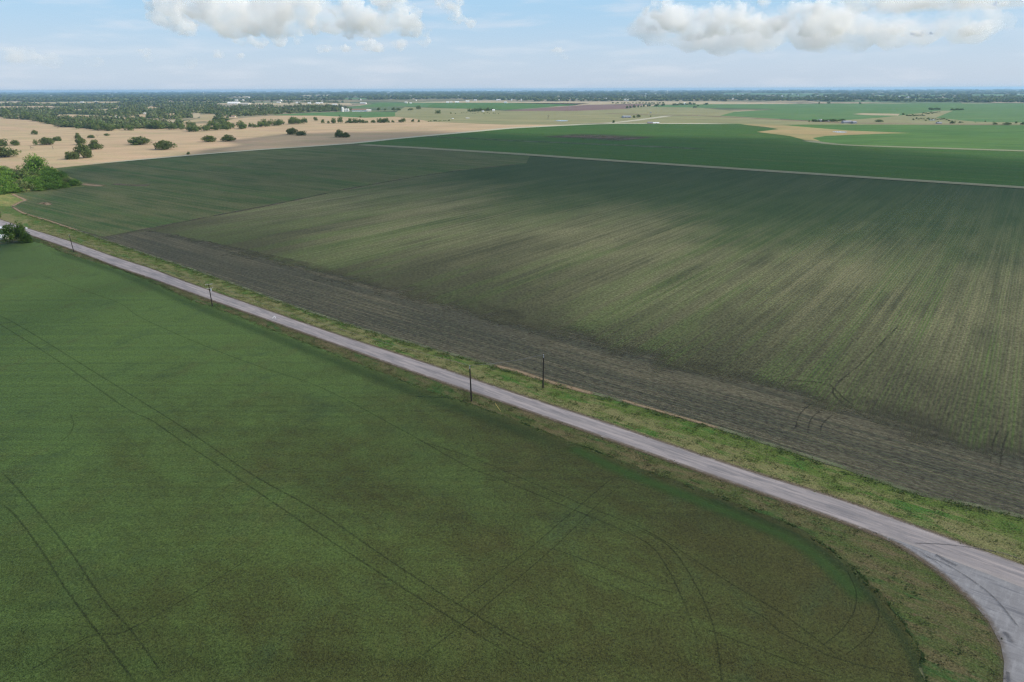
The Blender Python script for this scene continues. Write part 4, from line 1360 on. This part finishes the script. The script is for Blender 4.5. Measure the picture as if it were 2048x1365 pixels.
# the cumulus overhead whose shade lies over the near fields
shade = [gp(u, v) for u, v in [(-330, 480), (-60, 440), (120, 405), (260, 385), (400, 345), (480, 312), (540, 282), (600, 267), (700, 263), (850, 258), (1000, 262), (1140, 269), (1270, 271), (1400, 273), (1560, 278), (1640, 288),
                               (1800, 299), (2048, 318), (2300, 330)]]
shade += [(1500, 300), (1600, -600), (1000, -1300), (-300, -1500), (-900, -900), (-800, -100)]
ALT = 950.0
k = ALT / sun_dir.z
offx, offy = sun_dir.x * k, sun_dir.y * k
SP = np.array(shade) + np.array((offx, offy))


def poly_sd(P, X, Y):
    """signed distance to a polygon, positive inside"""
    best = np.full(X.shape, 1e9)
    inside = np.zeros(X.shape, bool)
    n = len(P)
    for i in range(n):
        a, b = P[i], P[(i + 1) % n]
        ab = b - a
        tt = np.clip(((X - a[0]) * ab[0] + (Y - a[1]) * ab[1]) / (ab @ ab), 0, 1)
        dd = np.hypot(X - a[0] - tt * ab[0], Y - a[1] - tt * ab[1])
        best = np.minimum(best, dd)
        c = ((a[1] > Y) != (b[1] > Y)) & (X < (b[0] - a[0]) * (Y - a[1]) / (b[1] - a[1] + 1e-12) + a[0])
        inside ^= c
    return np.where(inside, best, -best)


step = 40.0
xs = np.arange(SP[:, 0].min() - 160, SP[:, 0].max() + 160, step)
ys = np.arange(SP[:, 1].min() - 160, SP[:, 1].max() + 160, step)
GX, GY = np.meshgrid(xs, ys, indexing='ij')
sd = poly_sd(SP, GX, GY) + vnoise(GX, GY, 230, 1) * 45 + vnoise(GX, GY, 90, 2) * 22
th = np.clip(sd / 260, 0, 1) ** .5
cell = (sd > -30)
top = ALT + 10 + 160 * th * (1 + .35 * vnoise(GX, GY, 210, 3) + .2 * vnoise(GX, GY, 90, 4))
bot = ALT - 12 * th * (1 + .5 * vnoise(GX, GY, 160, 5))
nx, ny = GX.shape
V = np.concatenate([np.c_[GX.ravel(), GY.ravel(), top.ravel()], np.c_[GX.ravel(), GY.ravel(), bot.ravel()]])
de = np.clip((sd + 30) / 130, 0, 1)
yg = np.clip((GY - offy - 330) / 330, 0, 1)
de = de * (.24 + .42 * yg * yg * (3 - 2 * yg))
Fc = []
idx = np.arange(nx * ny).reshape(nx, ny)
for i in range(nx - 1):
    for j in range(ny - 1):
        if cell[i, j] and cell[i + 1, j] and cell[i, j + 1] and cell[i + 1, j + 1]:
            a, b, c_, d_ = idx[i, j], idx[i + 1, j], idx[i + 1, j + 1], idx[i, j + 1]
            Fc.append((a, b, c_, d_))
            Fc.append((a + nx * ny, d_ + nx * ny, c_ + nx * ny, b + nx * ny))
m, t = material('thick_cloud')
a = t.n('ShaderNodeAttribute', attribute_name='cover').outputs['Fac']
d1 = t.n('ShaderNodeBsdfDiffuse'); d1.inputs[0].default_value = (.9, .9, .9, 1)
d2 = t.n('ShaderNodeBsdfTranslucent'); d2.inputs[0].default_value = (.95, .95, .95, 1)
mx = t.n('ShaderNodeMixShader'); mx.inputs[0].default_value = .62
t.t.links.new(d1.outputs[0], mx.inputs[1]); t.t.links.new(d2.outputs[0], mx.inputs[2])
tr = t.n('ShaderNodeBsdfTransparent')
mx2 = t.n('ShaderNodeMixShader')
t.put(mx2.inputs[0], a)
t.t.links.new(tr.outputs[0], mx2.inputs[1]); t.t.links.new(mx.outputs[0], mx2.inputs[2])
o_ = t.n('ShaderNodeOutputMaterial')
t.t.links.new(mx2.outputs[0], o_.inputs[0])
me = np_mesh('cloud_cover', V, Fc, {'cover': np.concatenate([de.ravel(), de.ravel()])}, smooth=True)
tag(link('cloud_cover', me, m), 'broad overhead cloud shading the near fields', 'cloud', None, 'stuff')

# cumulus banks over the horizon: puffs of water droplets, lit by the same sun
def cloud_mat(name, density, lo=.58, hi=.84, big=330):
    m, t = material(name)
    v = t.n('ShaderNodeVolumePrincipled')
    v.inputs['Color'].default_value = (1.0, 1.0, 1.0, 1)
    w1 = t.noise(t.pos(0), 1 / big, 5, .62, .3)
    w2 = t.noise(t.pos(0), 1 / 70, 3, .6)
    er = t.rng(t.m('MULTIPLY_ADD', w2, .35, w1), lo, hi)
    t.put(v.inputs['Density'], t.m('MULTIPLY', er, density))
    v.inputs['Anisotropy'].default_value = .0
    o_ = t.n('ShaderNodeOutputMaterial')
    t.t.links.new(v.outputs[0], o_.inputs['Volume'])
    return m

CM = cloud_mat('cumulus', .0068)
CM3 = cloud_mat('cloud_body', .0030, .50, .95, 700)
CM2 = cloud_mat('thin_cumulus', .0065, .55, .9)
BT = bpy.data.textures.new('cloud_billow', 'CLOUDS'); BT.noise_scale = 230; BT.noise_depth = 3
BT2 = bpy.data.textures.new('cloud_billow_fine', 'CLOUDS'); BT2.noise_scale = 62; BT2.noise_depth = 5


def puff(name, lobes, D, mat, label, cat='cloud', vox=26.0, amp=1.0, base_v=None, kids=16, seed=1, squash=.75):
    rng = np.random.default_rng(seed)
    bm_v, bm_f = [], []
    phi = (1 + 5 ** .5) / 2
    import bmesh
    bm = bmesh.new()
    bmesh.ops.create_icosphere(bm, subdivisions=2, radius=1)
    TV = np.array([tuple(v.co) for v in bm.verts]); TF = np.array([[v.index for v in f.verts] for f in bm.faces])
    bm.free()
    n0 = 0
    zb = None
    if base_v is not None:
        d = CAM_R @ Vector(((1024 - CX) / F, -(base_v - CY) / F, -1.0)); d.normalize()
        zb = CAM_H + d.z * D
    for (u, v, r) in lobes:
        d = CAM_R @ Vector(((u - CX) / F, -(v - CY) / F, -1.0))
        c = np.array(d) * (D / math.hypot(d.x, d.y)) + np.array((0, 0, CAM_H))
        R = 1.45 * r * D / F
        c += np.array((0, rng.uniform(-.5, .5) * R, 0))
        sub = [(c, R * .8)]
        for k_ in range(kids):
            a_ = rng.normal(0, 1, 3); a_ /= np.linalg.norm(a_)
            a_[2] = abs(a_[2]) * .8
            sub.append((c + a_ * R * np.array((.85, .6, .7)), R * rng.uniform(.16, .42)))
        for cc, rr in sub:
            W = TV * rr * np.array((1, 1, squash)) + cc
            if zb is not None:
                W[:, 2] = np.maximum(W[:, 2], zb + (W[:, 2] - zb) * .12)
            bm_v.append(W); bm_f.append(TF + n0); n0 += len(W)
    me = np_mesh(name, np.concatenate(bm_v), np.concatenate(bm_f))
    o = link(name, me, mat)
    md = o.modifiers.new('union', 'REMESH'); md.mode = 'VOXEL'; md.voxel_size = vox
    md = o.modifiers.new('billow', 'DISPLACE'); md.texture = BT; md.strength = 190 * amp; md.mid_level = .5; md.texture_coords = 'GLOBAL'
    md = o.modifiers.new('fine', 'DISPLACE'); md.texture = BT2; md.strength = 120 * amp; md.mid_level = .5; md.texture_coords = 'GLOBAL'
    return tag(o, label, cat)


puff('cumulus_cloud', [(338, 10, 24), (335, 40, 20), (352, 58, 20), (378, 60, 16), (410, 10, 34), (455, 28, 28), (510, 36, 28), (560, 20, 36), (600, 28, 28), (450, 62, 17), (500, 64, 16), (550, 64, 19), (590, 66, 16), (620, 12, 22)],
     12500, CM, 'big left cumulus bank with a hooked white left end, cut by the top edge', base_v=76, seed=1)
puff('cumulus_cloud', [(690, 18, 24), (720, 40, 22), (700, 55, 20), (785, 5, 28), (800, 32, 26), (815, 52, 22), (845, 66, 14), (760, 50, 20), (640, 52, 14)], 13000, CM, 'tall white cumulus tower right of the big left bank', base_v=78, seed=2)
puff('cumulus_cloud', [(900, 8, 16), (902, 26, 15), (915, 38, 12), (938, 44, 9)], 13000, CM, 'small isolated white cumulus left of the centre gap', seed=3, )
puff('cumulus_cloud', [(1325, 22, 20), (1350, 34, 24), (1368, 52, 20), (1372, 74, 13), (1395, 74, 11), (1400, 38, 18), (1440, 26, 20), (1470, 34, 24), (1498, 48, 22), (1538, 58, 16), (1420, 58, 16), (1282, 46, 9), (1300, 58, 8), (1455, 62, 16)], 13500, CM,
     'bright lumpy cumulus bank right of the centre gap', base_v=84, seed=4)
puff('cumulus_cloud', [(1590, 24, 22), (1625, 36, 22), (1655, 26, 24), (1690, 36, 24), (1560, 50, 15), (1620, 62, 18), (1720, 54, 18), (1660, 60, 18), (1755, 60, 13), (1790, 66, 12), (1528, 6, 10), (1830, 76, 10)], 13800, CM, 'second lumpy cumulus bank farther right', base_v=82, seed=5)
puff('cumulus_cloud', [(1720, 6, 20), (1780, 10, 18), (1840, 14, 24), (1900, 14, 26), (1950, 6, 22), (1990, 30, 12)], 12500, CM2, 'soft flat cloud in the upper right corner', base_v=36, seed=6)
puff('cloud_body', [(400, 15, 44), (470, 40, 44), (540, 30, 44), (600, 40, 34), (660, 40, 34), (740, 50, 34), (800, 50, 28)], 14500, CM3, 'soft pale grey body behind the left cumulus banks', base_v=92, seed=21, vox=70, kids=6, squash=.6)
puff('cloud_body', [(1310, 60, 34), (1380, 60, 44), (1450, 70, 40), (1530, 66, 40), (1620, 60, 44), (1700, 66, 36), (1780, 70, 28), (1850, 60, 30), (1940, 50, 36)], 16500, CM3, 'soft grey veil under the right cumulus banks', base_v=118, seed=22, vox=80, kids=6, squash=.75)
puff('cloud_body', [(1800, 5, 40), (1880, 10, 40), (1960, 5, 40), (2040, 10, 40)], 15500, CM3, 'soft pale cloud body in the upper right corner', base_v=44, seed=23, vox=70, kids=6, squash=.5)
puff('cumulus_cloud', [(1120, 104, 9), (1132, 112, 8), (1106, 106, 6)], 17000, CM2, 'small faint cloud low left of the right bank', seed=7, vox=45)
puff('cumulus_cloud', [(480, 84, 10), (520, 86, 12), (560, 84, 10), (650, 102, 10), (690, 100, 9), (735, 92, 13), (760, 100, 10), (800, 92, 12), (850, 88, 10), (600, 84, 8)], 17500, CM2, 'thin strip of small clouds below the left banks', base_v=104, seed=8, vox=50)
puff('cumulus_cloud', [(1840, 76, 12), (1810, 82, 10), (1860, 80, 9), (1960, 60, 16), (1935, 68, 12), (1990, 52, 10), (1880, 66, 8)], 16000, CM2, 'pale ragged cloud low at the right', base_v=88, seed=9, vox=50)
puff('cumulus_cloud', [(20, 112, 16), (50, 118, 18), (95, 124, 14), (190, 130, 12), (300, 116, 9), (380, 126, 10)], 19000, cloud_mat('faint_cumulus', .0018, .5, .95), 'faint low clouds at the left edge', base_v=136, seed=10, vox=60)
puff('cumulus_cloud', [(440, 112, 8), (480, 112, 8), (290, 108, 8), (640, 106, 6)], 19000, CM2, 'faint small puffs between the left edge and centre', base_v=120, seed=11, vox=60)

# ================================================================== AIR
m, t = material('haze_air')
v_ = t.n('ShaderNodeVolumePrincipled')
v_.inputs['Color'].default_value = (.42, .69, 1.0, 1)
v_.inputs['Density'].default_value = 4.6e-5
v_.inputs['Anisotropy'].default_value = .2
o_ = t.n('ShaderNodeOutputMaterial')
t.t.links.new(v_.outputs[0], o_.inputs['Volume'])
HZ = MB().box(-32500, 32500, -32500, 32500, -1.6, 92).build('haze', m)
tag(HZ, kind='stuff')

# ================================================================== LIGHT
sd_ = bpy.data.lights.new('sun', 'SUN')
sd_.energy = 3.2
sd_.angle = math.radians(.53)
sd_.color = (1.0, .93, .80)
so = bpy.data.objects.new('sun', sd_)
COL.objects.link(so)
so.rotation_euler = sun_dir.to_track_quat('Z', 'Y').to_euler()

W = bpy.data.worlds.new('World')
SC.world = W
W.use_nodes = True
t = NT(W.node_tree)
sky = t.n('ShaderNodeTexSky')
sky.sky_type = 'NISHITA'
sky.sun_disc = False
sky.sun_elevation = SUN_EL
# Blender measures sun_rotation from +Y towards +X
sky.sun_rotation = math.atan2(sun_dir.x, sun_dir.y)
sky.air_density = 1.0
sky.dust_density = 1.2
sky.ozone_density = 1.2
gen = t.n('ShaderNodeTexCoord').outputs['Generated']
dx, dy, dz = t.sep(gen)
K = 1 / .15
low = t.rng(dz, .0, .16, .97, .0, False)
pale = t.mix(t.rng(dz, .0, .13), (.40 * K, .475 * K, .57 * K), (.27 * K, .445 * K, .61 * K))
mp = t.n('ShaderNodeMapping'); t.t.links.new(gen, mp.inputs[0]); mp.inputs['Scale'].default_value = (5, 5, 34)
veil = t.noise(mp.outputs[0], 1.6, 6, .55)
pale = t.mix(t.m('MULTIPLY', t.rng(veil, .45, .72), .55), pale, (.50 * K, .545 * K, .615 * K))
high = t.mix(t.rng(dz, .25, .6, 0, .5), sky.outputs[0], (.42 * K, .45 * K, .49 * K))
skyc = t.mix(t.rng(dz, .10, .55, .92, .0, False), high, pale)
bg = t.n('ShaderNodeBackground')
t.t.links.new(skyc, bg.inputs[0])
bg.inputs[1].default_value = .15
wo = t.n('ShaderNodeOutputWorld')
t.t.links.new(bg.outputs[0], wo.inputs[0])

SC.view_settings.view_transform = 'Standard'
SC.view_settings.look = 'None'
SC.view_settings.exposure = 0.5
SC.view_settings.gamma = 1.0
cy = SC.cycles
cy.use_denoising = True
cy.denoising_input_passes = 'RGB_ALBEDO_NORMAL'
cy.denoising_prefilter = 'FAST'
cy.max_bounces = 20
cy.diffuse_bounces = 3
cy.transparent_max_bounces = 16
cy.transmission_bounces = 4
cy.volume_bounces = 20
cy.volume_step_rate = .18
cy.volume_max_steps = 256
cy.use_adaptive_sampling = True
cy.adaptive_threshold = .01
cy.pixel_filter_type = 'BLACKMAN_HARRIS'
cy.filter_width = 1.3
cy.sample_clamp_indirect = 4
